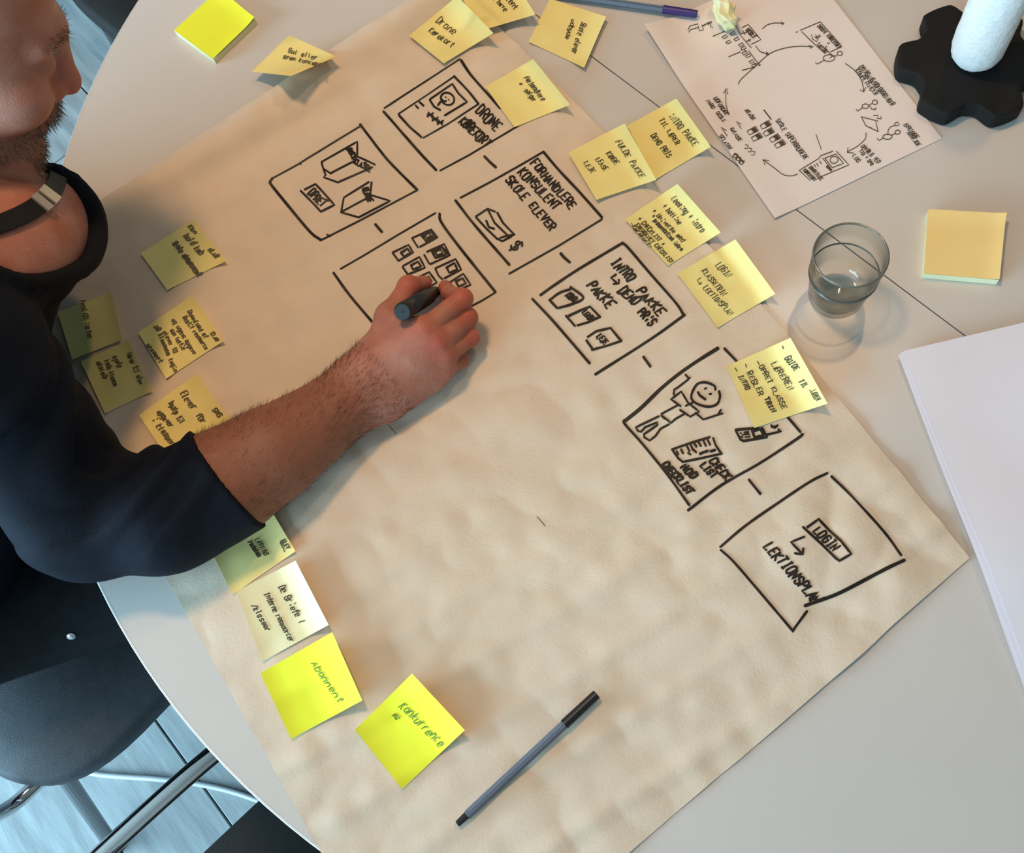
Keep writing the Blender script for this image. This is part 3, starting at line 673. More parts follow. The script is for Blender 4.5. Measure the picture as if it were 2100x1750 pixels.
g.block(*K, [[(700, 480), (735, 470), (760, 500)], [(840, 650), (920, 640), (900, 670), (930, 655)]], PW)
g.ring(*K, (1750, 575), 68, 40, PW); g.ring(*K, (1880, 520), 32, 24, PW)
g.text(*K, 'SKOLE', (752, 240), (852, 345), (36, -28), 2.2)
g.text(*K, 'DRONE KØREKORT', (1610, 200), (1865, 470), (34, -26), PW)
g.text(*K, 'LEKTION', (1605, 420), (1712, 522), (30, -28), PW)
g.block(*J, [[(312, 322), (288, 230), (286, 95)], [(265, 132), (298, 90), (305, 140)], [(420, 440), (376, 378), (418, 402)], [(298, 508), (246, 436), (292, 462)], [(1065, 488), (1110, 615)],
             [(920, 795), (1090, 692), (1100, 672), (1210, 630)], [(1240, 630), (1348, 748), (1080, 862)], [(920, 795), (1015, 882)], [(1140, 690), (1235, 655), (1302, 735), (1205, 772), (1140, 690)], [(1122, 690), (1200, 790)],
             [(1410, 268), (1425, 282), (1465, 255)], [(1520, 232), (1550, 215)], [(1528, 240), (1545, 266), (1575, 266), (1585, 252), (1570, 275)], [(1560, 322), (1600, 318), (1590, 345), (1632, 350), (1620, 330)],
             [(1455, 332), (1600, 370)], [(1455, 332), (1495, 410), (1600, 460)], [(1580, 375), (1600, 460)], [(1535, 425), (1545, 432)], [(1592, 520), (1608, 538), (1645, 515)], [(1715, 492), (1750, 475)], [(1685, 490), (1685, 450), (1705, 420), (1745, 405)],
             [(1742, 388), (1768, 378), (1782, 402), (1752, 412), (1742, 388)], [(1050, 745), (1062, 765)], [(1070, 735), (1085, 760)], [(1095, 715), (1112, 740)]], PW)
g.block(*J, [[(905, 828), (850, 842), (780, 830), (700, 770), (608, 705)], [(1495, 470), (1490, 520), (1430, 580), (1335, 636)]], PW, True)
g.block(*J, [[(625, 748), (605, 705), (658, 710)], [(1340, 600), (1333, 640), (1388, 646)]], PW)
g.block(*J, [[(615, 275), (678, 355)]], 2.6)
g.ring(*J, (1220, 705), 34, 30, PW); g.ring(*J, (1490, 240), 28, 20, PW); g.ring(*J, (1572, 206), 22, 20, PW); g.ring(*J, (1680, 505), 40, 22, PW); g.ring(*J, (1768, 465), 22, 18, PW)
for cx, cy in ((632, 398), (658, 460), (712, 512), (756, 562), (520, 450), (556, 505)):
    g.block(*J, [[(cx - 48, cy + 12), (cx - 30, cy + 42), (cx + 46, cy + 6)], [(cx - 48, cy + 10), (cx + 22, cy - 34), (cx + 48, cy + 4)]], PW)
    g.block(*J, [[(cx - 8, cy - 4), (cx + 20, cy - 18), (cx + 34, cy + 2), (cx + 4, cy + 14), (cx - 8, cy - 4), (cx + 30, cy)]], 3.2)
for cx, cy in ((460, 600), (490, 628), (518, 655)):
    g.block(*J, [[(cx - 12, cy + 10), (cx + 10, cy + 14), (cx + 20, cy - 18), (cx - 4, cy - 20)]], PW)
for cx, cy in ((370, 680), (396, 706), (424, 735)):
    g.block(*J, [[(cx - 24, cy + 4), (cx - 6, cy - 24), (cx + 22, cy - 10), (cx + 2, cy + 20), (cx - 24, cy + 4)], [(cx - 4, cy - 12), (cx + 12, cy - 4)]], 2.2)
for cx, cy in ((1162, 765), (1178, 778), (1192, 792)):
    g.block(*J, [[(cx - 10, cy), (cx + 10, cy)], [(cx, cy - 10), (cx, cy + 10)]], 2.4)
for txt, o_, u_, v_ in (('UDFORDRE', (180, 182), (285, 335), (34, -18)), ('NABO', (118, 205), (172, 280), (28, -16)), ('SKOLE', (198, 310), (262, 395), (28, -18)), ('7KLASSE', (448, 280), (520, 370), (28, -16)), ('6KLASSE', (322, 448), (405, 560), (26, -16)),
                       ('5KLASSE', (228, 512), (320, 638), (26, -16)), ('SKOLE SUPERBRUGERE', (715, 368), (968, 712), (34, -24)), ('OPFØLG VED', (1448, 590), (1600, 740), (28, -22)), ('TID + SPG', (1435, 625), (1540, 760), (26, -18)), ('LOG', (1378, 672), (1428, 735), (28, -20)),
                       ('GRUPPE', (1820, 405), (1928, 530), (32, -20)), ('ARBEJDE', (1845, 470), (1945, 595), (30, -20)), ('KOMPETENCE', (1002, 772), (1108, 888), (22, -18)), ('KØREKORT', (952, 795), (1050, 895), (22, -18))):
    g.text(*J, txt, o_, u_, v_, 1.5)
g.block(*Lb, [[(1402, 438), (1470, 490), (1515, 560), (1530, 634)]], PW, True); g.block(*Lb, [[(1505, 622), (1530, 636), (1542, 605)]], PW)
g.text(*Lb, 'OVERGANG/UDFORDRINGER', (1494, 465), (1722, 738), (28, -18), 1.5); g.text(*Lb, 'KOMPETENCER', (1468, 488), (1610, 665), (24, -16), 1.5)
g.build('pen_sketch', M_pen, a4)

# blank sheets at the right border
M_blank = mat('white_blank_paper', srgb(232, 230, 240), 0.5, var=0.008, scale=30, spec=0.3)
def blank(corner, ang, lift, label, bow):
    c = np.array(corner); a = np.array([math.cos(ang), math.sin(ang)]); b = np.array([math.sin(ang), -math.cos(ang)])
    n = 26; S, U = np.meshgrid(np.linspace(0, 0.297, n), np.linspace(0, 0.42, n))
    X = c[0] + a[0] * S + b[0] * U; Y = c[1] + a[1] * S + b[1] * U
    h = np.maximum(base_h(X, Y, 0) - 0.0012, 0) * 0.0
    h = lift + bow * np.exp(-(S / 0.05) ** 2) + 0.006 * np.exp(-((U - 0.225) / 0.07) ** 2) * np.exp(-(S / 0.16) ** 2) + 0.0016 * vnoise(X * 9, Y * 9)
    idx = np.arange(n * n).reshape(n, n)
    o = mesh_obj('blank_paper', np.stack([X, Y, h + ZT], -1).reshape(-1, 3), np.stack([idx[:-1, :-1], idx[1:, :-1], idx[1:, 1:], idx[:-1, 1:]], -1).reshape(-1, 4), M_blank, smooth=True)
    tag(o, label, 'paper', 'large blank sheets on the right')
blank((0.3995, 0.3275), -0.115, 0.0060, 'blank white sheet at the right border, lowest of its stack', 0.0)
blank((0.402, 0.3285), -0.110, 0.0075, 'blank white sheet at the right border, middle of its stack', 0.0005)
blank((0.4045, 0.3285), -0.105, 0.0090, 'blank white sheet at the right border, topmost of its stack', 0.001)

# ---------------------------------------------------------------- glass, stand, pens, crumpled note
def glass_mat():
    m = bpy.data.materials.new('clear_glass'); m.use_nodes = True; nt = m.node_tree; nt.nodes.clear()
    N_ = nt.nodes.new; out = N_('ShaderNodeOutputMaterial'); tr = N_('ShaderNodeBsdfTransparent'); gl = N_('ShaderNodeBsdfGlossy'); mx = N_('ShaderNodeMixShader'); lw = N_('ShaderNodeLayerWeight')
    r1 = N_('ShaderNodeValToRGB'); r2 = N_('ShaderNodeValToRGB'); lw.inputs['Blend'].default_value = 0.5
    r1.color_ramp.elements[0].color = (0.95, 0.96, 0.95, 1); r1.color_ramp.elements[1].color = (0.42, 0.45, 0.43, 1); r1.color_ramp.elements[0].position = 0.35; r1.color_ramp.elements[1].position = 1.0
    r2.color_ramp.elements[0].color = (0.03, 0.03, 0.03, 1); r2.color_ramp.elements[1].color = (0.55, 0.55, 0.55, 1); r2.color_ramp.elements[0].position = 0.55; r2.color_ramp.elements[1].position = 1.0
    gl.inputs['Roughness'].default_value = 0.02
    L_ = nt.links.new
    L_(lw.outputs['Facing'], r1.inputs[0]); L_(lw.outputs['Facing'], r2.inputs[0]); L_(r1.outputs[0], tr.inputs[0]); L_(r2.outputs[0], mx.inputs[0]); L_(tr.outputs[0], mx.inputs[1]); L_(gl.outputs[0], mx.inputs[2]); L_(mx.outputs[0], out.inputs[0])
    return m
M_glass = glass_mat()
gp = V(1713, 608)
gl = empty('drinking_glass', (gp.x, gp.y, ZT)); tag(gl, 'empty clear drinking glass with a stacking ridge', 'glass')
outer = [(0.0005, 0.0006), (0.024, 0.0006), (0.0275, 0.002), (0.0290, 0.006), (0.0315, 0.030), (0.0335, 0.0490), (0.0335, 0.0500), (0.0352, 0.0522), (0.0360, 0.0700), (0.0368, 0.0862), (0.0366, 0.0876), (0.0358, 0.0880)]
inner = [(0.0350, 0.0876), (0.0348, 0.0862), (0.0340, 0.0700), (0.0332, 0.0530), (0.0316, 0.0500), (0.0298, 0.0300), (0.0272, 0.0110), (0.0200, 0.0085), (0.0005, 0.0080)]
v, f = lathe(outer + inner, 72, True, True)
mesh_obj('tumbler', v, f, M_glass, gl, smooth=True)
for r_, z_, nm, tr_ in ((0.0358, 0.0876, 'rim', 0.0012), (0.0345, 0.0510, 'stacking_ridge', 0.0010)):
    pts = [(r_ * math.cos(a), r_ * math.sin(a), z_) for a in np.linspace(0, 2 * math.pi, 72, endpoint=False)]
    v, f = tube(pts, tr_, 8, closed=True)
    mesh_obj(nm, v, f, mat('glass_edge', srgb(96, 98, 90), 0.12, spec=0.8), gl, smooth=True)

def star_outline(r1, r0, n=6, ph=0.0, N=144):
    out = []
    for k in range(N):
        a = 2 * math.pi * k / N
        c = math.cos(n * (a - ph)); s = 0.5 + 0.5 * c
        t = min(1.0, max(0.0, (c + 1.0) / 1.45)); s = t * t * (3 - 2 * t)
        out.append(((r0 + (r1 - r0) * s) * math.cos(a), (r0 + (r1 - r0) * s) * math.sin(a)))
    return out
st = empty('foam_stand', (0.623, 0.623, ZT)); tag(st, 'white foam rod standing on a black lobed knob base', 'stand')
M_blk = mat('black_rubber', srgb(22, 21, 20), 0.8, var=0.15, scale=90, bump=0.1, bscale=300, spec=0.3)
M_foam = mat('white_foam', srgb(226, 226, 224), 0.9, var=0.03, scale=90, bump=0.7, bscale=170, spec=0.1)
O6 = np.array(star_outline(0.0805, 0.0625, 6, math.radians(93)))
vv, ff = [], []
rg = [(0.955, 0.0), (1.0, 0.002), (1.0, 0.0195), (0.985, 0.0215), (0.95, 0.0225)]
for s_, z_ in rg:
    for p in O6: vv.append((p[0] * s_, p[1] * s_, z_))
nO = len(O6)
for i in range(len(rg) - 1):
    for k in range(nO): ff.append((i * nO + k, i * nO + (k + 1) % nO, (i + 1) * nO + (k + 1) % nO, (i + 1) * nO + k))
ff.append(tuple(range(nO - 1, -1, -1))); ff.append(tuple((len(rg) - 1) * nO + k for k in range(nO)))
mesh_obj('lobed_base', vv, ff, M_blk, st)
prof = [(0.001, 0.0226), (0.014, 0.0228), (0.0215, 0.026), (0.0262, 0.033), (0.0282, 0.043), (0.0285, 0.06)] + [(0.0285, z) for z in np.linspace(0.075, 0.24, 24)] + [(0.027, 0.25), (0.02, 0.257), (0.001, 0.259)]
v, f = lathe(prof, 64)
v = np.array(v); an = np.arctan2(v[:, 1], v[:, 0]); k_ = 1 + 0.03 * vnoise(an * 5 + 20, v[:, 2] * 120) + 0.025 * vnoise(an * 14 + 50, v[:, 2] * 420)
v[:, 0] *= k_; v[:, 1] *= k_
mesh_obj('foam_rod', v, f, M_foam, st, smooth=True)

M_barrel = mat('blue_grey_plastic', srgb(92, 104, 122), 0.35, var=0.03)
M_cap = mat('black_plastic', srgb(26, 27, 29), 0.4, var=0.1)
M_purple = mat('purple_plastic', srgb(52, 34, 110), 0.4, var=0.05)
M_stripe = mat('white_pen_print', srgb(150, 156, 168), 0.5)
def fineliner(tip, head, hz, label, capmat, endmat):
    a = np.array(T(*head, hz)); b = np.array(T(*tip, hz)); L = np.linalg.norm(b - a); d = (b - a) / L   # a plug end, b cap end
    e = empty('fineliner', tuple(a - [0, 0, 0.0])); tag(e, label, 'pen', 'felt tip pens')
    e.rotation_euler = (0, 0, math.atan2(d[1], d[0]))
    def seg(name, x0, x1, r0, r1, m, n, smooth, par=e, bev=0.0006):
        v, f = tube([(x0, 0, 0), (x0 + bev, 0, 0), (x1 - bev, 0, 0), (x1, 0, 0)], [r0 - bev, r0, r1, r1 - bev], n)
        return mesh_obj(name, v, f, m, par, smooth=smooth)
    seg('end_plug', -0.012, 0.002, 0.0030, 0.0036, endmat, 18, False)
    body = seg('barrel', 0.0, L - 0.040, 0.0043, 0.0043, M_barrel, 6, False)
    v, f = tube([(0.004, 0.0010, 0.0039), (L - 0.044, 0.0010, 0.0039)], 0.00035, 6); mesh_obj('printed_line', v, f, M_stripe, body)
    seg('cap', L - 0.042, L, 0.0050, 0.0046, capmat, 24, False)
fineliner((1224, 1424), (958, 1672), 0.0095, 'blue-grey fineliner with a black cap lying on the drawing sheet', M_cap, M_cap)
fineliner((1430, 29), (1130, -14), 0.0075, 'grey fineliner with a purple cap at the top of the table', M_purple, M_purple)

# crumpled note
import bmesh
bm = bmesh.new(); bmesh.ops.create_icosphere(bm, subdivisions=3, radius=1.0)
rnd = np.random.RandomState(23)
dirs = rnd.normal(size=(34, 3)); dirs /= np.linalg.norm(dirs, axis=1)[:, None]; amp = rnd.uniform(0.45, 1.3, 34)
for vtx in bm.verts:
    q = np.array(vtx.co); w_ = np.exp(26 * (dirs @ q - 1)); s_ = (w_ * amp).sum() / w_.sum() + rnd.uniform(-.10, .10)
    p_ = q * 0.0165 * s_ * np.array([0.95, 1.35, 0.95]); p_[2] = max(p_[2], -0.0148)
    vtx.co = Vector(p_.tolist())
me = bpy.data.meshes.new('crumpled_note'); bm.to_mesh(me); bm.free(); me.materials.append(mat('crumpled_yellow_paper', srgb(240, 232, 160), 0.7, col2=srgb(246, 242, 214), scale=60, spec=0.2))
cn = bpy.data.objects.new('crumpled_note', me); C.objects.link(cn)
pc = V(1484, 30, 0.014); cn.location = (pc.x, pc.y, ZT + 0.0172); cn.rotation_euler = (0, 0, 0.35)
tag(cn, 'crumpled pale yellow note lying on the pen sketch', 'crumpled paper')

# ---------------------------------------------------------------- person (smooth blended volumes, one continuous surface)
class Field:
    def __init__(self, xs, ys, zs):
        self.x, self.y, self.z = [np.asarray(a, np.float32) for a in (xs, ys, zs)]
        self.D = np.full((len(xs), len(ys), len(zs)), 1.0, np.float32)
    def sub(self, lo, hi):
        r = []
        for ax, l, h in zip((self.x, self.y, self.z), lo, hi):
            i0 = max(0, int(np.searchsorted(ax, l)) - 2); i1 = min(len(ax), int(np.searchsorted(ax, h)) + 2); r.append(slice(i0, i1))
        sl = tuple(r)
        return sl, self.x[sl[0]][:, None, None], self.y[sl[1]][None, :, None], self.z[sl[2]][None, None, :]
    def merge(self, sl, d, k, op='add'):
        a = self.D[sl]
        if a.size == 0: return
        if op == 'add':
            h = np.maximum(k - np.abs(a - d), 0) / max(k, 1e-6); self.D[sl] = np.minimum(a, d) - h * h * k * 0.25
        else:
            d = -d; h = np.maximum(k - np.abs(a - d), 0) / max(k, 1e-6); self.D[sl] = np.maximum(a, d) + h * h * k * 0.25
    def cone(self, a, b, ra, rb, k=0.01, op='add'):
        a = np.array(a, float); b = np.array(b, float); m = max(ra, rb) + k + 0.03
        sl, X, Y, Z = self.sub(np.minimum(a, b) - m, np.maximum(a, b) + m)
        ab = b - a; L2 = float(ab @ ab) + 1e-12
        t = np.clip(((X - a[0]) * ab[0] + (Y - a[1]) * ab[1] + (Z - a[2]) * ab[2]) / L2, 0, 1)
        d = np.sqrt((X - a[0] - t * ab[0]) ** 2 + (Y - a[1] - t * ab[1]) ** 2 + (Z - a[2] - t * ab[2]) ** 2) - (ra + (rb - ra) * t)
        self.merge(sl, d.astype(np.float32), k, op)
    def ball(self, c, r, k=0.01, op='add'): self.cone(c, np.array(c, float) + [1e-4, 0, 0], r, r, k, op)
    def ell(self, c, R, rad, k=0.01, op='add'):
        """ellipsoid with axes = columns of R"""
        c = np.array(c, float); m = max(rad) + k + 0.03
        sl, X, Y, Z = self.sub(c - m, c + m)
        q = [((X - c[0]) * R[0, i] + (Y - c[1]) * R[1, i] + (Z - c[2]) * R[2, i]) / rad[i] for i in range(3)]
        l = np.sqrt(q[0] ** 2 + q[1] ** 2 + q[2] ** 2); g = np.sqrt((q[0] / rad[0]) ** 2 + (q[1] / rad[1]) ** 2 + (q[2] / rad[2]) ** 2)
        d = np.where(l < 1e-4, -min(rad), l * (l - 1) / np.maximum(g, 1e-6))
        self.merge(sl, d.astype(np.float32), k, op)
    def mesh(self):
        D = self.D; I = D < 0
        nx, ny, nz = D.shape
        s = np.zeros((nx - 1, ny - 1, nz - 1), np.int8)
        for i in (0, 1):
            for j in (0, 1):
                for k in (0, 1): s += I[i:nx - 1 + i, j:ny - 1 + j, k:nz - 1 + k]
        ci, cj, ck = np.nonzero((s > 0) & (s < 8))
        vid = np.full(s.shape, -1, np.int32); vid[ci, cj, ck] = np.arange(len(ci))
        acc = np.zeros((len(ci), 3)); cnt = np.zeros(len(ci))
        ax = (self.x, self.y, self.z)
        for d in range(3):
            for p in (0, 1):
                for q in (0, 1):
                    o = [0, 0, 0]; o[(d + 1) % 3] = p; o[(d + 2) % 3] = q
                    o2 = list(o); o2[d] = 1
                    A = D[ci + o[0], cj + o[1], ck + o[2]]; B = D[ci + o2[0], cj + o2[1], ck + o2[2]]
                    m = (A < 0) != (B < 0)
                    t = np.where(m, A / np.where(m, A - B, 1), 0)
                    P = np.stack([ax[0][ci + o[0]], ax[1][cj + o[1]], ax[2][ck + o[2]]], -1).astype(float)
                    P2 = np.stack([ax[0][ci + o2[0]], ax[1][cj + o2[1]], ax[2][ck + o2[2]]], -1)
                    acc += np.where(m[:, None], P + (P2 - P) * t[:, None], 0); cnt += m
        V_ = acc / cnt[:, None]
        F = []
        for d in range(3):
            sa = [slice(None)] * 3; sb = [slice(None)] * 3; sa[d] = slice(0, -1); sb[d] = slice(1, None)
            ch = I[tuple(sa)] != I[tuple(sb)]
            i, j, k = np.nonzero(ch); idx = [i, j, k]; e1, e2 = (d + 1) % 3, (d + 2) % 3
            ok = (idx[e1] > 0) & (idx[e2] > 0) & (idx[e1] < s.shape[e1]) & (idx[e2] < s.shape[e2])
            idx = [a[ok] for a in idx]
            def cell(a, b):
                q = [x.copy() for x in idx]; q[e1] -= a; q[e2] -= b; return vid[q[0], q[1], q[2]]
            f = np.stack([cell(1, 1), cell(0, 1), cell(0, 0), cell(1, 0)], -1)
            flip = ~I[idx[0], idx[1], idx[2]]
            f[flip] = f[flip][:, ::-1]
            F.append(f)
        return V_, np.concatenate(F)
def axis(lo, hi, coarse, fine):
    """graded axis: fine = [(a, b, step)]"""
    out = [lo]
    while out[-1] < hi:
        s = coarse
        for a, b, st in fine:
            d = max(a - out[-1], out[-1] - b, 0); s = min(s, max(st, st + d * 0.35))
        out.append(out[-1] + s)
    return out
def fast_mesh(name, v, f, m, parent=None):
    me = bpy.data.meshes.new(name)
    me.vertices.add(len(v)); me.vertices.foreach_set('co', np.asarray(v, np.float32).ravel())
    me.loops.add(f.size); me.loops.foreach_set('vertex_index', f.astype(np.int32).ravel())
    me.polygons.add(len(f)); me.polygons.foreach_set('loop_start', np.arange(0, f.size, 4, dtype=np.int32)); me.polygons.foreach_set('loop_total', np.full(len(f), 4, np.int32))
    me.polygons.foreach_set('use_smooth', np.ones(len(f), bool)); me.update(calc_edges=True); me.validate()
    if m: me.materials.append(m)
    o = bpy.data.objects.new(name, me); C.objects.link(o)
    if parent: o.parent = parent
    return o
def P3(px, py, z): return T(px, py, z)
def W(x, y, z): return np.array([x, y, z + ZT])

# marker held in the hand
_t = T(904, 592, 0.003); MK0 = P3(904, 592, float(sheet_h(_t[0], _t[1])) + 0.001); MK1 = P3(825, 640, 0.098)
MKD = (MK1 - MK0) / np.linalg.norm(MK1 - MK0)
def mk_at(z): return MK0 + MKD * ((z - 0.002) / (MKD[2]))
# head frame
HEAD_F = np.array([0.84, 0.08, -0.53]); HEAD_F /= np.linalg.norm(HEAD_F)
_up = np.array([0.473, 0.279, 0.822]); HEAD_U = _up - HEAD_F * (_up @ HEAD_F); HEAD_U /= np.linalg.norm(HEAD_U)
_v = ray(60, 190); _v = _v / np.linalg.norm(_v)
def _rot(p, ax_, a): return p * math.cos(a) + np.cross(ax_, p) * math.sin(a) + ax_ * (ax_ @ p) * (1 - math.cos(a))
HEAD_F, HEAD_U = _rot(HEAD_F, _v, math.radians(12)), _rot(HEAD_U, _v, math.radians(12))
HEAD_L = np.cross(HEAD_U, HEAD_F)
HR = np.stack([HEAD_F, HEAD_L, HEAD_U], 1)
NOSE = P3(166, 186, 0.25)
HO = NOSE - HR @ np.array([0.1207, -0.004, -0.029])
def hp(x, y, z): return HO + HR @ np.array([x, y, z], float)
NECK = W(-0.475, 0.680, 0.200)

RING = [(108, 347, 0.175), (152, 368, 0.165), (186, 408, 0.158), (201, 452, 0.155), (199, 500, 0.160), (172, 548, 0.178), (95, 575, 0.215), (10, 565, 0.260), (-70, 505, 0.300), (-95, 430, 0.310), (-60, 370, 0.285), (20, 338, 0.225)]
RP = np.array([P3(*r) for r in RING]); RC = RP.mean(0)
_, _, vt = np.linalg.svd(RP - RC); RN = vt[2]
if RN @ (HO - RC) < 0: RN = -RN
RA, RB = vt[0], vt[1]
ra_ = np.abs((RP - RC) @ RA).max(); rb_ = np.abs((RP - RC) @ RB).max()
def build_body():
    xs = axis(-1.02, 0.06, 0.014, [(-0.17, 0.03, 0.0017), (-0.46, -0.24, 0.0032)])
    ys = axis(0.28, 1.06, 0.014, [(0.44, 0.61, 0.0017), (0.66, 0.86, 0.0032)])
    zs = [z + ZT for z in axis(-0.30, 0.53, 0.014, [(0.0, 0.09, 0.0017), (0.12, 0.46, 0.0036)])]
    F = Field(xs, ys, zs)
    # trunk
    F.cone(W(-0.54, 0.60, 0.13), W(-0.54, 0.75, 0.13), 0.095, 0.095, 0.03)
    F.cone(W(-0.655, 0.56, 0.00), W(-0.67, 0.69, 0.00), 0.098, 0.098, 0.06)
    F.cone(W(-0.765, 0.48, -0.14), W(-0.80, 0.60, -0.14), 0.100, 0.105, 0.08)
    F.ell(RC - RN * 0.020, np.stack([RA, RB, RN], 1), (ra_ - 0.001, rb_ - 0.001, 0.030), 0.02)      # upper chest inside the neckline
    F.cone(RC - RN * 0.075, W(-0.54, 0.66, 0.12), 0.055, 0.08, 0.04)
    F.cone(RC - RN * 0.02 + RA * 0.01, NECK, 0.030, 0.045, 0.04)
    # arms
    SHR, SHL = W(-0.465, 0.545, 0.240), W(-0.53, 0.82, 0.245)
    EL = P3(150, 1075, 0.048)
    F.cone(NECK, SHR, 0.052, 0.05, 0.04); F.cone(NECK, SHL, 0.052, 0.05, 0.04)
    F.cone(SHR, EL, 0.052, 0.042, 0.03)
    fa = [(EL, 0.044), (P3(330, 1040, 0.052), 0.049), (P3(470, 985, 0.054), 0.0515), (P3(560, 930, 0.050), 0.0455), (P3(640, 876, 0.042), 0.0375), (P3(700, 832, 0.036), 0.0315)]
    for (a, ra), (b, rb) in zip(fa[:-1], fa[1:]): F.cone(a, b, ra, rb, 0.02)
    # wrist: flat oval
    w1, w2 = P3(736, 776, 0.043), P3(783, 822, 0.026)
    F.cone(fa[-1][0], w1, 0.030, 0.0215, 0.02); F.cone(fa[-1][0], w2, 0.029, 0.0215, 0.02)
    # hand
    IM, MM, RM, PM = P3(866, 680, 0.066), P3(897, 704, 0.058), P3(910, 730, 0.045), P3(908, 756, 0.030)
    F.cone(w1, IM, 0.021, 0.0125, 0.016); F.cone(P3(750, 792, 0.042), MM, 0.0205, 0.0122, 0.016); F.cone(P3(765, 806, 0.034), RM, 0.020, 0.0115, 0.016); F.cone(w2, PM, 0.0205, 0.0125, 0.016)
    F.cone(P3(800, 760, 0.034), P3(870, 715, 0.040), 0.022, 0.019, 0.02)
    F.cone(P3(795, 815, 0.023), P3(880, 772, 0.022), 0.0195, 0.0165, 0.015)          # heel of the little-finger side
    # thumb
    C0, C1 = P3(775, 735, 0.046), P3(800, 650, 0.060)
    C2 = P3(838, 588, 0.054); C3 = mk_at(0.030) + np.array([-0.002, 0.0150, 0.002])
    F.cone(w1, C0, 0.022, 0.019, 0.02); F.cone(C0, C1, 0.019, 0.0138, 0.014); F.cone(C0, IM, 0.016, 0.011, 0.02); F.cone(C1, P3(858, 694, 0.056), 0.010, 0.010, 0.018)
    F.cone(C1, C2, 0.0132, 0.0108, 0.006); F.ball(C2, 0.0114, 0.005); F.cone(C2, C3, 0.0108, 0.0082, 0.004)
    # fingers
    def finger(pts, k=0.004):
        for (a, ra), (b, rb) in zip(pts[:-1], pts[1:]): F.cone(a, b, ra, rb, k)
        F.ball(pts[1][0], pts[1][1] * 1.07, 0.004)
    I2 = P3(948, 613, 0.058)
    finger([(IM, 0.0122), (I2, 0.0102), (P3(922, 602, 0.036), 0.0088), (mk_at(0.020) + np.array([0.0135, 0.002, 0.0]), 0.0078)])
    finger([(MM, 0.0122), (P3(958, 652, 0.042), 0.0102), (P3(934, 634, 0.021), 0.0088), (mk_at(0.012) + np.array([0.008, -0.013, 0.0]), 0.0080)])
    finger([(RM, 0.0112), (P3(963, 692, 0.029), 0.0096), (P3(936, 664, 0.014), 0.0086), (P3(912, 660, 0.012), 0.0080)])
    finger([(PM, 0.0108), (P3(945, 738, 0.018), 0.0086), (P3(928, 705, 0.0105), 0.0078), (P3(906, 696, 0.0105), 0.0074)])
    for a in (IM, MM, RM, PM): F.ball(a + np.array([0, 0, 0.0015]), 0.0118, 0.006)
    # tendons on the back of the hand
    for a, s in ((IM, 0.46), (MM, 0.4), (RM, 0.4)):
        b = np.array(P3(765, 788, 0.055)); F.cone(a + [0, 0, 0.005], a + (b - a) * s + [0, 0, 0.007], 0.0062, 0.0035, 0.010)
    # left arm resting on the lap
    ELL, WL = W(-0.66, 0.90, 0.01), W(-0.50, 0.80, -0.085)
    F.cone(SHL, ELL, 0.05, 0.042, 0.03); F.cone(ELL, WL, 0.043, 0.03, 0.02); F.cone(WL, W(-0.44, 0.735, -0.088), 0.030, 0.026, 0.02)
    for j, (dx, dy, l) in enumerate(((0.018, 0.006, .07), (0.006, -0.012, .078), (-0.012, -0.026, .072), (-0.03, -0.036, .058))):
        a = W(-0.436 + dx, 0.73 + dy, -0.086); b = a + np.array([l * .55, -l * .72, -0.010]); F.cone(a, b, 0.0098, 0.0078, 0.005)
    F.cone(W(-0.455, 0.775, -0.08), W(-0.40, 0.765, -0.085), 0.013, 0.009, 0.01)
    # neck and head
    F.cone(hp(-0.030, 0, -0.055), NECK, 0.056, 0.062, 0.03)
    F.ell(hp(-0.014, 0, 0.045), HR, (0.098, 0.076, 0.092), 0.03)
    F.ell(hp(0.030, 0, -0.030), HR, (0.064, 0.062, 0.085), 0.03)
    for s in (-1, 1):
        F.cone(hp(0.005, s * 0.054, -0.055), hp(0.068, s * 0.020, -0.100), 0.018, 0.018, 0.02)
        F.ball(hp(0.060, s * 0.040, -0.026), 0.031, 0.02)
        F.ell(hp(-0.012, s * 0.078, -0.004), HR, (0.021, 0.009, 0.032), 0.008)
        F.cone(hp(0.084, s * 0.010, 0.030), hp(0.070, s * 0.044, 0.028), 0.012, 0.010, 0.014)
    F.ball(hp(0.080, 0, -0.104), 0.021, 0.02)
    F.ell(hp(0.086, 0, -0.056), HR, (0.019, 0.028, 0.022), 0.015)
    for s in (-1, 1):
        F.ball(hp(0.104, s * 0.033, 0.006), 0.020, 0.016, 'cut'); F.ball(hp(0.0745, s * 0.032, 0.006), 0.0145, 0.006)
    F.cone(hp(0.089, 0, 0.024), hp(0.104, 0, -0.016), 0.0090, 0.0114, 0.012); F.ball(hp(0.1085, 0, -0.0245), 0.0124, 0.008)
    for s in (-1, 1): F.ball(hp(0.096, s * 0.0135, -0.030), 0.0095, 0.007)
    F.cone(hp(0.099, -0.018, -0.0655), hp(0.099, 0.018, -0.0655), 0.0022, 0.0022, 0.004, 'cut')
    for s in (-1, 1): F.cone(hp(0.090, s * 0.028, -0.042), hp(0.080, s * 0.037, -0.066), 0.0010, 0.0015, 0.010, 'cut')   # smile fold
    X, Y, Z = F.x[:, None, None], F.y[None, :, None], F.z[None, None, :] - ZT
    tb = np.maximum(np.maximum(np.sqrt((X - TC[0]) ** 2 + (Y - TC[1]) ** 2) - TR - 0.006, Z - 0.004), -(Z + 0.034))
    F.D[:] = np.maximum(F.D, -tb.astype(np.float32))
    return F.mesh()
M_skin = mat('skin', srgb(168, 104, 84), 0.48, col2=srgb(184, 128, 110), scale=34, bump=0.35, bscale=420, spec=0.25)
person = empty('person', (-0.84, 0.58, 0.0))
tag(person, 'person in a dark sweater leaning over the table and writing with a marker', 'person')
bv, bf = build_body()
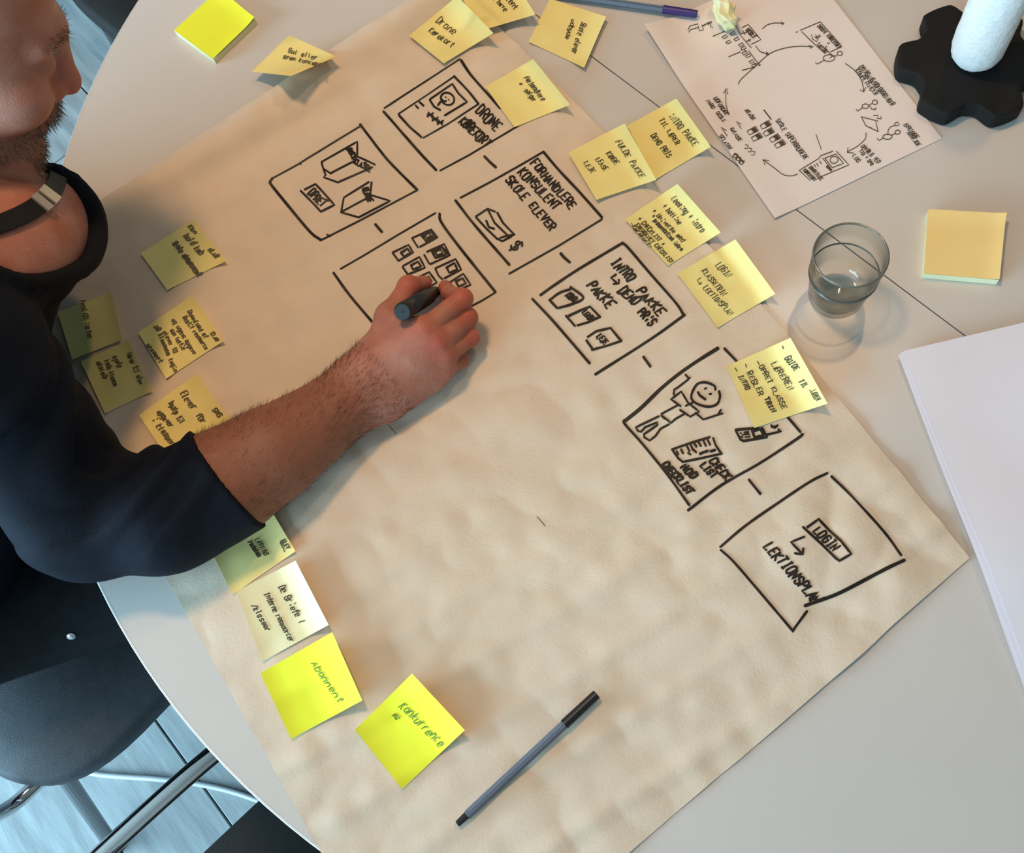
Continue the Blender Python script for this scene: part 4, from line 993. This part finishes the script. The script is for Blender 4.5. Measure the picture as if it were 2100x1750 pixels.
off = np.array(person.location)
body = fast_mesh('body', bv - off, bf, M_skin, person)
# skin tone: redder knuckles, fingertips and nose, browner hairy forearm with shade painted in
flush = np.zeros(len(bv)); tan_shade = np.zeros(len(bv))
for (px, py, z, r_) in ((866, 680, .072, .016), (897, 704, .066, .016), (912, 730, .05, .014), (908, 756, .034, .014), (948, 613, .062, .018), (958, 652, .046, .016), (963, 692, .033, .014), (838, 588, .06, .018), (890, 592, .03, .018), (915, 605, .03, .016)):
    flush = np.maximum(flush, np.exp(-(np.linalg.norm(bv - P3(px, py, z), axis=1) / r_) ** 2))
flush = np.maximum(flush, 0.7 * np.exp(-(np.linalg.norm(bv - NOSE, axis=1) / 0.03) ** 2))
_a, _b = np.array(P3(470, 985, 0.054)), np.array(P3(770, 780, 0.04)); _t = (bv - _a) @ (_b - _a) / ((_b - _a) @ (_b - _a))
tan_shade = sm(1.05, 0.65, _t) * (bv[:, 2] < ZT + 0.13) * (bv[:, 0] > -0.40)
at = body.data.attributes.new('skin_tone_shade', 'FLOAT_COLOR', 'POINT')
at.data.foreach_set('color', np.stack([flush, tan_shade, 0 * tan_shade, 1 + 0 * tan_shade], -1).astype(np.float32).ravel())
def skin_nodes():
    nt = M_skin.node_tree; b_ = nt.nodes['Principled BSDF']; src = b_.inputs['Base Color'].links[0].from_socket
    an = nt.nodes.new('ShaderNodeAttribute'); an.attribute_name = 'skin_tone_shade'; sp = nt.nodes.new('ShaderNodeSeparateColor'); nt.links.new(an.outputs['Color'], sp.inputs[0])
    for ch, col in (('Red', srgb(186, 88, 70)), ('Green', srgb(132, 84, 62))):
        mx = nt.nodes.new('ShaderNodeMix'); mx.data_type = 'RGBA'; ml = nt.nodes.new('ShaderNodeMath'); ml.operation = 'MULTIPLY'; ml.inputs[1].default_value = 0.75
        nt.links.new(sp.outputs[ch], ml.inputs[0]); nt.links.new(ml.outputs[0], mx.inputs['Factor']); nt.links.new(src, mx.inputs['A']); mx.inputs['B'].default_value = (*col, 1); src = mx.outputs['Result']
    nt.links.new(src, b_.inputs['Base Color'])
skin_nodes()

# ------------------------------------------------ sweater
def build_sweater():
    xs = axis(-1.03, -0.20, 0.012, [(-0.56, -0.23, 0.0045), (-0.36, -0.24, 0.0024)])
    ys = axis(0.30, 1.08, 0.012, [(0.36, 0.72, 0.0045), (0.37, 0.50, 0.0024)])
    zs = [z + ZT for z in axis(-0.30, 0.42, 0.012, [(-0.045, 0.33, 0.0048)])]
    F = Field(xs, ys, zs)
    F.cone(W(-0.535, 0.585, 0.135), W(-0.545, 0.765, 0.135), 0.118, 0.118, 0.03)
    F.cone(W(-0.66, 0.55, 0.00), W(-0.675, 0.70, 0.00), 0.122, 0.122, 0.08)
    F.cone(W(-0.765, 0.475, -0.105), W(-0.80, 0.61, -0.105), 0.130, 0.130, 0.10)
    SHR, SHL = W(-0.448, 0.545, 0.235), W(-0.53, 0.82, 0.235)
    EL = P3(172, 1055, 0.058)
    F.cone(NECK - [0.01, 0, 0.01], SHR, 0.062, 0.066, 0.05); F.cone(NECK - [0.01, 0, 0.01], SHL, 0.062, 0.066, 0.05)
    F.cone(SHR, EL, 0.070, 0.062, 0.04)
    CF = P3(480, 985, 0.058)
    F.cone(EL, P3(330, 1055, 0.058), 0.064, 0.058, 0.03); F.cone(P3(330, 1055, 0.058), P3(560, 946, 0.056), 0.060, 0.0560, 0.02)
    ELL, WL = W(-0.66, 0.90, 0.01), W(-0.52, 0.82, -0.08)
    F.cone(SHL, ELL, 0.066, 0.056, 0.04); F.cone(ELL, WL, 0.056, 0.046, 0.03)
    # cloth folds
    X, Y, Z = F.x[:, None, None], F.y[None, :, None], F.z[None, None, :] - ZT
    e = np.array(EL)
    r = np.sqrt((X - e[0] - 0.03) ** 2 + (Y - e[1] - 0.06) ** 2 + (Z - 0.12) ** 2)
    fold = np.sin(r * 135 + 20 * (X - Y) + 14 * Z) * np.exp(-((r - 0.075) / 0.065) ** 2)
    F.D += (-0.0065 * np.maximum(fold, 0) ** 0.8 - 0.003 * np.sin(38 * X + 22 * Z + 9 * Y) * np.sin(31 * Y - 17 * X)).astype(np.float32)
    # neck opening
    q1 = (X - RC[0]) * RA[0] + (Y - RC[1]) * RA[1] + (Z + ZT - RC[2]) * RA[2]; q2 = (X - RC[0]) * RB[0] + (Y - RC[1]) * RB[1] + (Z + ZT - RC[2]) * RB[2]; q3 = (X - RC[0]) * RN[0] + (Y - RC[1]) * RN[1] + (Z + ZT - RC[2]) * RN[2]
    cut = (np.sqrt((q1 / (ra_ + 0.004)) ** 2 + (q2 / (rb_ + 0.004)) ** 2) - 1) * min(ra_, rb_)
    cut = np.maximum(cut, -(q3 + 0.030))
    F.D[:] = np.maximum(F.D, -cut.astype(np.float32))
    ring_ = spline([tuple(p) for p in list(RP) + [RP[0]]], n=3)
    for a, b in zip(ring_[:-1], ring_[1:]):
        F.cone(a - RN * 0.003, b - RN * 0.003, 0.006, 0.006, 0.004)
        o_ = (a - RC) / np.linalg.norm(a - RC)
        F.cone(a - RN * 0.004, a - RN * 0.045 - o_ * 0.010, 0.007, 0.016, 0.010)
    F.ell(RC - RN * 0.036, np.stack([RA, RB, RN], 1), (ra_ + 0.002, rb_ + 0.002, 0.029), 0.006)
    for a in RP:
        o_ = (a - RC) / np.linalg.norm(a - RC)
        F.cone(a - RN * 0.045 - o_ * 0.010, W(-0.53, 0.64, 0.13), 0.016, 0.09, 0.02)
    # cuff end
    d1 = np.array(P3(528, 1061, 0.045)) - np.array(P3(416, 912, 0.07)); nrm = np.cross(d1 / np.linalg.norm(d1), [0, 0, 1.0]); nrm /= np.linalg.norm(nrm)
    if nrm[0] < 0: nrm = -nrm
    c0 = 0.5 * (np.array(P3(528, 1061, 0.045)) + np.array(P3(416, 912, 0.07)))
    pl = (X - c0[0]) * nrm[0] + (Y - c0[1]) * nrm[1] + 0 * Z
    F.D[:] = np.where((X > -0.40) & (Z < 0.14), np.maximum(F.D, pl), F.D)
    # never into the table
    rr = np.sqrt((X - TC[0]) ** 2 + (Y - TC[1]) ** 2)
    tb = np.maximum(np.maximum(rr - TR - 0.004, Z - 0.006), -(Z + 0.032))
    F.D[:] = np.maximum(F.D, -tb.astype(np.float32))
    return F.mesh()
M_sweat = mat('navy_sweater', srgb(7, 15, 28), 0.85, var=0.25, scale=40, bump=0.5, bscale=900, spec=0.2)
sv, sf = build_sweater()
sweater = fast_mesh('sweater', sv - off, sf, M_sweat, person)
cpts = spline([tuple(p) for p in list(RP) + [RP[0]]], n=8)[:-1]
v, f = tube([p - off for p in cpts], [0.0056 + 0.004 * max(0.0, math.sin(2 * math.pi * (k_ / len(cpts)) - 0.6)) for k_ in range(len(cpts))], 10, closed=True)
mesh_obj('collar', v, f, mat('sweater_rib', srgb(10, 13, 19), 0.8, var=0.2, scale=300, bump=0.6, bscale=500, spec=0.2), sweater, smooth=True)

# neck strap with metal clasp, laid on the skin
from mathutils.bvhtree import BVHTree
def skin_hit(tree, px, py, dz=0.0):
    """first point of a surface met on the sight line of a survey pixel"""
    dr = ray(px, py); dr = dr / np.linalg.norm(dr)
    h = tree.ray_cast(Vector((0, 0, ZT + CAM_H)), Vector(dr.tolist()))
    return None if h[0] is None else (np.array(h[0]), np.array(h[1]))
sel = bf[(bv[bf[:, 0], 0] < -0.2) & (bv[bf[:, 0], 1] > 0.45) & (bv[bf[:, 0], 2] > ZT + 0.05)]
btree = BVHTree.FromPolygons(bv.tolist(), sel.tolist())
def ribbon(path, half, th, name, m, parent, lift=0.0006):
    P = []
    for px, py in path:
        h = skin_hit(btree, px, py)
        if h is not None: P.append(h)
    pts = np.array([p for p, n_ in P]); nr = np.array([n_ if n_ @ np.array([0, 0, 1.0]) > -0.2 else -n_ for p, n_ in P])
    for _ in range(3):
        nr[1:-1] = (nr[:-2] + nr[1:-1] + nr[2:]) / 3; pts[1:-1] = (pts[:-2] + 2 * pts[1:-1] + pts[2:]) / 4
    nr /= np.linalg.norm(nr, axis=1)[:, None]
    vs_, fs = [], []
    for k in range(len(pts)):
        t = pts[min(k + 1, len(pts) - 1)] - pts[max(k - 1, 0)]; t /= np.linalg.norm(t); w_ = np.cross(nr[k], t)
        for a, b in ((-half, lift), (half, lift), (half * 0.96, lift + th), (-half * 0.96, lift + th)): vs_.append(pts[k] + w_ * a + nr[k] * b - off)
    n_ = len(pts)
    for k in range(n_ - 1):
        for q in range(4): fs.append((k * 4 + q, k * 4 + (q + 1) % 4, (k + 1) * 4 + (q + 1) % 4, (k + 1) * 4 + q))
    fs += [(0, 1, 2, 3), (n_ * 4 - 1, n_ * 4 - 2, n_ * 4 - 3, n_ * 4 - 4)]
    return mesh_obj(name, vs_, fs, m, parent)
sp_ = [tuple(p) for p in spline([(-70, 478), (-20, 468), (30, 450), (75, 425), (104, 396), (116, 368), (108, 345)], n=7)]
strap = ribbon(sp_, 0.0088, 0.0022, 'neck_strap', mat('black_strap', srgb(20, 19, 18), 0.6, var=0.2, scale=200, spec=0.3), person, 0.002)
strap['label'] = 'black neck strap with a metal clasp'
M_clasp = mat('clasp_metal', (0.66, 0.56, 0.46), 0.4, metal=0.7)
ribbon([(76, 425), (80, 422), (84, 419), (87, 416)], 0.0098, 0.0030, 'clasp', M_clasp, strap, 0.003)
ribbon([(91, 412), (95, 408), (98, 404), (101, 400)], 0.0098, 0.0030, 'clasp', M_clasp, strap, 0.003)

# beard, brows, hair and arm hair: fine tapering strands rooted on the body surface
def strands(name, roots, dirs_, length, rad, m, label=None):
    v, f = [], []
    rn = np.random.RandomState(5)
    for p, d in zip(roots, dirs_):
        d = d + rn.normal(size=3) * 0.22; d /= np.linalg.norm(d)
        a = np.cross(d, [0.3, 0.5, 0.8]); a /= np.linalg.norm(a); b = np.cross(d, a)
        L = length * rn.uniform(0.55, 1.15); bend = a * rn.uniform(-.12, .12) * L
        base = len(v); p = p - d * 0.001
        for s_, k_ in ((0, 1.0), (0.55, 0.7)):
            c_ = p + d * L * s_ + bend * s_ * s_
            for q in range(3):
                an = 2 * math.pi * q / 3; v.append(c_ + (a * math.cos(an) + b * math.sin(an)) * rad * k_ - off)
        v.append(p + d * L + bend - off)
        for q in range(3):
            f.append((base + q, base + (q + 1) % 3, base + 3 + (q + 1) % 3, base + 3 + q)); f.append((base + 3 + q, base + 3 + (q + 1) % 3, base + 6))
    o = mesh_obj(name, v, f, m, person, smooth=True); o['kind'] = 'stuff'
    if label: o['label'] = label
me = body.data
vn = np.empty(len(me.vertices) * 3, np.float32); me.vertices.foreach_get('normal', vn); vn = vn.reshape(-1, 3)
hl = (bv - HO) @ HR                                    # body vertices in head coordinates
rs = np.random.RandomState(2)
M_beard = mat('greying_beard', srgb(92, 78, 64), 0.6, col2=srgb(150, 138, 122), scale=150, spec=0.3)
inhead = (np.abs(hl[:, 1]) < 0.09) & (np.abs(hl[:, 2]) < 0.15) & (np.abs(hl[:, 0]) < 0.14)
jaw = inhead & (np.linalg.norm(bv - RC, axis=1) > 0.058) & (hl[:, 0] > 0.0) & (hl[:, 2] < -0.052 - 0.25 * np.maximum(0, 0.05 - hl[:, 0])) & (hl[:, 2] > -0.122) & (hl[:, 0] > 0.02 + 0.0 * hl[:, 2]) & ((hl[:, 2] < -0.068) | (np.abs(hl[:, 1]) > 0.026) | (hl[:, 0] < 0.085)) & ((np.abs(hl[:, 1]) < 0.03) | (hl[:, 2] < -0.062 + 0.0 * hl[:, 0]))
mou = inhead & (hl[:, 0] > 0.080) & (hl[:, 2] < -0.037) & (hl[:, 2] > -0.064) & (np.abs(hl[:, 1]) < 0.030)
def pick(mask, n):
    i = np.nonzero(mask)[0]; return rs.choice(i, min(n, len(i)), replace=False) if len(i) else i
i = pick(jaw, 3600); strands('beard', bv[i], vn[i] * 0.75 - HEAD_U * 0.55 + HEAD_F * 0.15, 0.0085, 0.00035, M_beard, 'short greying beard')
i = pick(mou, 1500); strands('moustache', bv[i], vn[i] * 0.55 - HEAD_U * 0.8 + np.outer(np.sign(hl[i, 1]), HEAD_L) * 0.2 + HEAD_F * 0.35, 0.0115, 0.00035, M_beard)
brow = inhead & (hl[:, 0] > 0.055) & (hl[:, 2] > 0.024) & (hl[:, 2] < 0.038) & (np.abs(hl[:, 1]) > 0.008) & (np.abs(hl[:, 1]) < 0.052)
i = pick(brow, 420); strands('eyebrow', bv[i], vn[i] * 0.6 + np.outer(np.sign(hl[i, 1]), HEAD_L) * 0.6 + HEAD_U * 0.2, 0.009, 0.0003, M_beard)
M_hair = mat('dark_hair', srgb(62, 50, 40), 0.55, var=0.3, scale=200, spec=0.3)
scalp = inhead & ((hl[:, 2] > 0.105) | ((hl[:, 0] < -0.02) & (hl[:, 2] > 0.02)) | ((hl[:, 0] < -0.045) & (hl[:, 2] > -0.04)))
i = pick(scalp, 7000); strands('hair', bv[i], vn[i] * 0.5 - HEAD_F * 0.7 + HEAD_U * 0.1, 0.022, 0.0005, M_hair)
EL_, WR_ = np.array(P3(470, 985, 0.054)), np.array(P3(736, 776, 0.04)); fd = (WR_ - EL_) / np.linalg.norm(WR_ - EL_)
tpos = (bv - EL_) @ fd; rad_ = np.linalg.norm(bv - EL_ - np.outer(tpos, fd), axis=1)
arm = (tpos > 0.0) & (tpos < 0.19) & (rad_ < 0.075) & (bv[:, 2] > ZT + 0.02)
i = pick(arm, 1700); strands('arm_hair', bv[i], vn[i] * 0.45 + fd * 0.8 + np.array([0, 0.25, 0]), 0.0095, 0.00014, mat('brown_arm_hair', srgb(66, 44, 32), 0.6, var=0.2, spec=0.3))

# nails
def nail(tip, prev, up):
    tip = np.array(tip); d = tip - np.array(prev); d /= np.linalg.norm(d); up = np.array(up, float); up = up - d * (up @ d); up /= np.linalg.norm(up); sd = np.cross(d, up)
    vs_, fs = [], []
    for i_ in range(5):
        for j_ in range(5):
            s_ = (j_ / 4 - .5) * 2; t_ = i_ / 4
            vs_.append(tip + d * (-0.004 + 0.0105 * t_) + sd * s_ * 0.0055 * (1 - 0.25 * t_ ** 3) + up * (0.0083 * math.sqrt(max(0, 1 - (0.62 * s_) ** 2)) - 0.0012 * t_) - off)
    for i_ in range(4):
        for j_ in range(4): a = i_ * 5 + j_; fs.append((a, a + 1, a + 6, a + 5))
    mesh_obj('fingernail', vs_, fs, mat('fingernail', srgb(208, 158, 140), 0.3, var=0.03), person, smooth=True)
nail(mk_at(0.030) + np.array([-0.002, 0.0150, 0.002]), P3(838, 588, 0.054), (0.0, 0.75, 0.65))
nail(mk_at(0.020) + np.array([0.0135, 0.002, 0.0]), P3(922, 602, 0.036), (0.7, 0.45, 0.5))

# trousers and shoes
def build_trousers():
    F = Field(axis(-1.0, -0.3, 0.011, []), axis(0.34, 0.86, 0.011, []), [z + ZT for z in axis(-0.72, 0.0, 0.011, [])])
    F.cone(W(-0.765, 0.48, -0.135), W(-0.80, 0.60, -0.135), 0.108, 0.108, 0.04)
    for y in (0.43, 0.69):
        F.cone(W(-0.74, 0.45 if y < .6 else .60, -0.160), W(-0.40, y, -0.166), 0.084, 0.066, 0.04); F.cone(W(-0.40, y, -0.18), W(-0.42, y, -0.63), 0.066, 0.05, 0.03)
    return F.mesh()
tv, tf = build_trousers()
tro = fast_mesh('trousers', tv - off, tf, mat('black_denim', srgb(20, 24, 30), 0.8, var=0.25, scale=60, bump=0.4, bscale=700, spec=0.25), person)
v, f = lathe([(0.001, 0), (0.0045, 0.0), (0.0055, 0.0010), (0.0045, 0.0020), (0.001, 0.0026)], 20)
trt = BVHTree.FromPolygons(tv.tolist(), tf.tolist()); _h = skin_hit(trt, 146, 1304); rv_p = _h[0] if _h else P3(146, 1304, -0.125)
rv = mesh_obj('rivet', v, f, mat('rivet_metal', (0.75, 0.72, 0.7), 0.3, metal=0.9), tro, smooth=True); rv.location = tuple(rv_p - off); rv.rotation_euler = Vector(_h[1].tolist() if _h else (0, 0, 1)).to_track_quat('Z', 'Y').to_euler()
for y in (0.43, 0.69):
    pr = []
    vs_, fs = [], []
    for k, (x, hw, zt) in enumerate(((-0.56, .028, .06), (-0.54, .036, .075), (-0.49, .038, .085), (-0.43, .042, .062), (-0.37, .044, .045), (-0.33, .034, .034), (-0.315, .015, .022))):
        for q in range(12):
            a = math.pi * 2 * q / 12; vs_.append(np.array([x + 0.08, y + hw * math.cos(a), max(0.0, zt * 0.5 + zt * 0.55 * math.sin(a))]) - off)
    for k in range(6):
        for q in range(12): fs.append((k * 12 + q, k * 12 + (q + 1) % 12, (k + 1) * 12 + (q + 1) % 12, (k + 1) * 12 + q))
    fs.append(tuple(range(11, -1, -1))); fs.append(tuple(72 + q for q in range(12)))
    mesh_obj('shoe', vs_, fs, mat('dark_leather', srgb(30, 26, 24), 0.5, var=0.1), person, smooth=True)

# marker
def build_marker():
    L = np.linalg.norm(MK1 - MK0); e = empty('marker_pen', tuple(MK0)); tag(e, 'thick dark grey marker pen held in the writing hand', 'pen', None)
    e.rotation_euler = Vector(MKD.tolist()).to_track_quat('Z', 'Y').to_euler()
    v, f = lathe([(0.0005, 0.0), (0.0014, 0.0008), (0.0022, 0.006)], 16); mesh_obj('nib', v, f, M_ink, e)
    v, f = lathe([(0.0026, 0.004), (0.0036, 0.012), (0.0040, 0.016)], 24); mesh_obj('nib_holder', v, f, M_cap, e, smooth=True)
    g_ = mat('dark_grey_plastic', srgb(40, 42, 43), 0.4, var=0.06, scale=80)
    v, f = lathe([(0.0050, 0.014), (0.0064, 0.020), (0.0070, 0.036), (0.0088, 0.042), (0.0092, 0.048), (0.0092, L - 0.014)], 36); mesh_obj('barrel', v, f, g_, e, smooth=True)
    v, f = lathe([(0.0090, L - 0.0135), (0.0096, L - 0.0125), (0.0096, L - 0.0020), (0.0088, L - 0.0004), (0.0078, L)], 36); b_ = mesh_obj('end_cap', v, f, mat('blue_black_plastic', srgb(14, 16, 19), 0.55, var=0.05), e)
    v, f = lathe([(0.0006, L + 0.0001), (0.0012, L + 0.0003), (0.0008, L + 0.0006)], 12); mesh_obj('vent_hole', v, f, M_cap, b_)
build_marker()

# ---------------------------------------------------------------- chairs
M_pad = mat('dark_grey_upholstery', srgb(52, 58, 64), 0.6, var=0.12, scale=60, bump=0.3, bscale=600, spec=0.4)
M_pad2 = mat('black_upholstery', srgb(26, 25, 24), 0.7, var=0.15, scale=60, bump=0.3, bscale=600, spec=0.3)
M_chrome = mat('chrome_tube', (0.80, 0.80, 0.80), 0.08, metal=1.0, var=0.02)
M_rub = mat('rubber_foot', srgb(60, 62, 64), 0.7)
def super_outline(a, b, n=2.6, N=64):
    out = []
    for k in range(N):
        t = 2 * math.pi * k / N; c, s = math.cos(t), math.sin(t)
        out.append((a * abs(c) ** (2 / n) * (1 if c >= 0 else -1), b * abs(s) ** (2 / n) * (1 if s >= 0 else -1)))
    return out
def cushion(name, a, b, z0, z1, m, par, n=3.2, dome=0.012, cx=0.0):
    O = np.array(super_outline(a, b, n)); N = len(O); vs_, fs = [], []
    prof = [(0.90, z0), (0.975, z0 + 0.006), (1.0, z0 + 0.016), (1.0, z1 - 0.014), (0.985, z1 - 0.005), (0.955, z1)] + [(s_, z1 + dome * (1 - (s_ / 0.955) ** 2)) for s_ in (0.8, 0.6, 0.4, 0.2, 0.02)]
    for s_, z_ in prof:
        for p in O: vs_.append((cx + p[0] * s_, p[1] * s_, z_))
    for i_ in range(len(prof) - 1):
        for k in range(N): fs.append((i_ * N + k, i_ * N + (k + 1) % N, (i_ + 1) * N + (k + 1) % N, (i_ + 1) * N + k))
    fs.append(tuple(range(N - 1, -1, -1))); fs.append(tuple((len(prof) - 1) * N + k for k in range(N)))
    return mesh_obj(name, vs_, fs, m, par, smooth=True)
def back_panel(par, m, x0, half, z0, z1, rake=0.10, curve=0.05):
    vs_, fs = [], []; nu, nv = 15, 10
    for side in (0, 1):
        for j in range(nv):
            for i_ in range(nu):
                s_ = (i_ / (nu - 1) - .5) * 2; t_ = j / (nv - 1)
                w_ = half * (1 - 0.10 * t_ ** 3)
                edge = (1 - abs(s_) ** 8) * (1 - abs(2 * t_ - 1) ** 10)
                vs_.append((x0 - rake * t_ + curve * s_ * s_ + (0.022 * edge if side else -0.004), s_ * w_, z0 + (z1 - z0) * t_))
    M_ = nu * nv
    for j in range(nv - 1):
        for i_ in range(nu - 1):
            a = j * nu + i_; fs.append((a, a + nu, a + nu + 1, a + 1)); a += M_; fs.append((a, a + 1, a + nu + 1, a + nu))
    rim = [i_ for i_ in range(nu)] + [j * nu + nu - 1 for j in range(1, nv)] + [(nv - 1) * nu + i_ for i_ in range(nu - 2, -1, -1)] + [j * nu for j in range(nv - 2, 0, -1)]
    for a, b in zip(rim, rim[1:] + rim[:1]): fs.append((a, b, b + M_, a + M_))
    return mesh_obj('backrest', vs_, fs, m, par, smooth=True)
def side_chair(loc, rz, label, m):
    e = empty('side_chair', (loc[0], loc[1], 0), rz); tag(e, label, 'chair', 'chairs round the table')
    cushion('seat', 0.225, 0.235, 0.395, 0.447, m, e)
    back_panel(e, m, -0.262, 0.205, 0.52, 0.86)
    for sy in (-1, 1):
        for sx in (-1, 1):
            top = (0.165 * sx, 0.185 * sy, 0.395); bot = (0.225, 0.215 * sy, 0.012) if sx > 0 else (-0.315, 0.17 * sy, 0.012)
            v, f = tube([bot, top], 0.0115, 16); lg = mesh_obj('leg', v, f, mat('grey_metal', (0.20, 0.21, 0.22), 0.35, metal=0.9, var=0.05), e, smooth=False)
            v, f = tube([(bot[0], bot[1], 0.0), (bot[0], bot[1], 0.014)], [0.015, 0.0135], 16); mesh_obj('rubber_foot', v, f, M_rub, lg)
        v, f = tube(spline([(-0.18, 0.17 * sy, 0.40), (-0.235, 0.175 * sy, 0.43), (-0.262, 0.175 * sy, 0.52), (-0.290, 0.175 * sy, 0.66)], n=6), 0.010, 12); mesh_obj('back_upright', v, f, M_chrome, e, smooth=True)
    return e
def arm_chair(loc, rz, label):
    e = empty('arm_chair', (loc[0], loc[1], 0), rz); tag(e, label, 'chair', 'chairs round the table')
    cushion('seat', 0.23, 0.225, 0.395, 0.45, M_pad2, e, n=5.0, dome=0.006)
    back_panel(e, M_pad2, -0.235, 0.215, 0.50, 0.88)
    for sy in (-1, 1):
        y = 0.275 * sy
        pth = [(-0.235, y, 0.012), (-0.24, y, 0.30), (-0.235, y, 0.50), (-0.215, y, 0.545), (-0.15, y, 0.555), (0.0, y, 0.555), (0.10, y + 0.0 * sy, 0.545), (0.165, y, 0.515), (0.195, y, 0.45), (0.205, y, 0.28), (0.215, y, 0.012)]
        v, f = tube(spline(pth, n=7), 0.0115, 20); fr = mesh_obj('arm_frame', v, f, M_chrome, e, smooth=True); fr['label'] = 'bent chrome tube arm and legs'
        for x in (-0.235, 0.215):
            v, f = tube([(x, y, 0.0), (x, y, 0.014)], [0.015, 0.0135], 16); mesh_obj('rubber_foot', v, f, M_rub, fr)
        for x in (-0.15, 0.15):
            v, f = tube([(x * 0.9, y * 0.8, 0.40), (x, y * 0.99, 0.40)], 0.008, 10)
        v, f = tube([(-0.238, y, 0.40), (-0.20, 0.19 * sy, 0.405)], 0.009, 10); mesh_obj('seat_bracket', v, f, M_chrome, e)
        v, f = tube([(0.207, y, 0.39), (0.17, 0.19 * sy, 0.40)], 0.009, 10); mesh_obj('seat_bracket', v, f, M_chrome, e)
        v, f = tube([(-0.238, y, 0.50), (-0.262, 0.205 * sy, 0.62)], 0.009, 10); mesh_obj('back_bracket', v, f, M_chrome, e)
    return e
side_chair((-0.665, 0.515), math.radians(30), 'dark grey padded chair the person sits on', M_pad)
side_chair((-0.24, 1.59), math.radians(-62), 'black padded chair behind the face at the far rim of the table', M_pad2)
arm_chair((-0.43, -0.085), math.radians(25), 'black armchair with chrome tube frame at the lower left')

# cable on the floor
cp = spline([P3(60, 1560, -ZT + 0.005), P3(180, 1585, -ZT + 0.005), P3(235, 1592, -ZT + 0.005), P3(330, 1599, -ZT + 0.005), P3(420, 1611, -ZT + 0.005), P3(510, 1635, -ZT + 0.005), P3(640, 1690, -ZT + 0.005)], n=8)
v, f = tube(cp, 0.0045, 10)
tag(mesh_obj('floor_cable', v, f, mat('pale_cable', srgb(196, 202, 206), 0.4, var=0.03), smooth=True), 'pale cable lying across the floor planks between two chairs', 'cable')
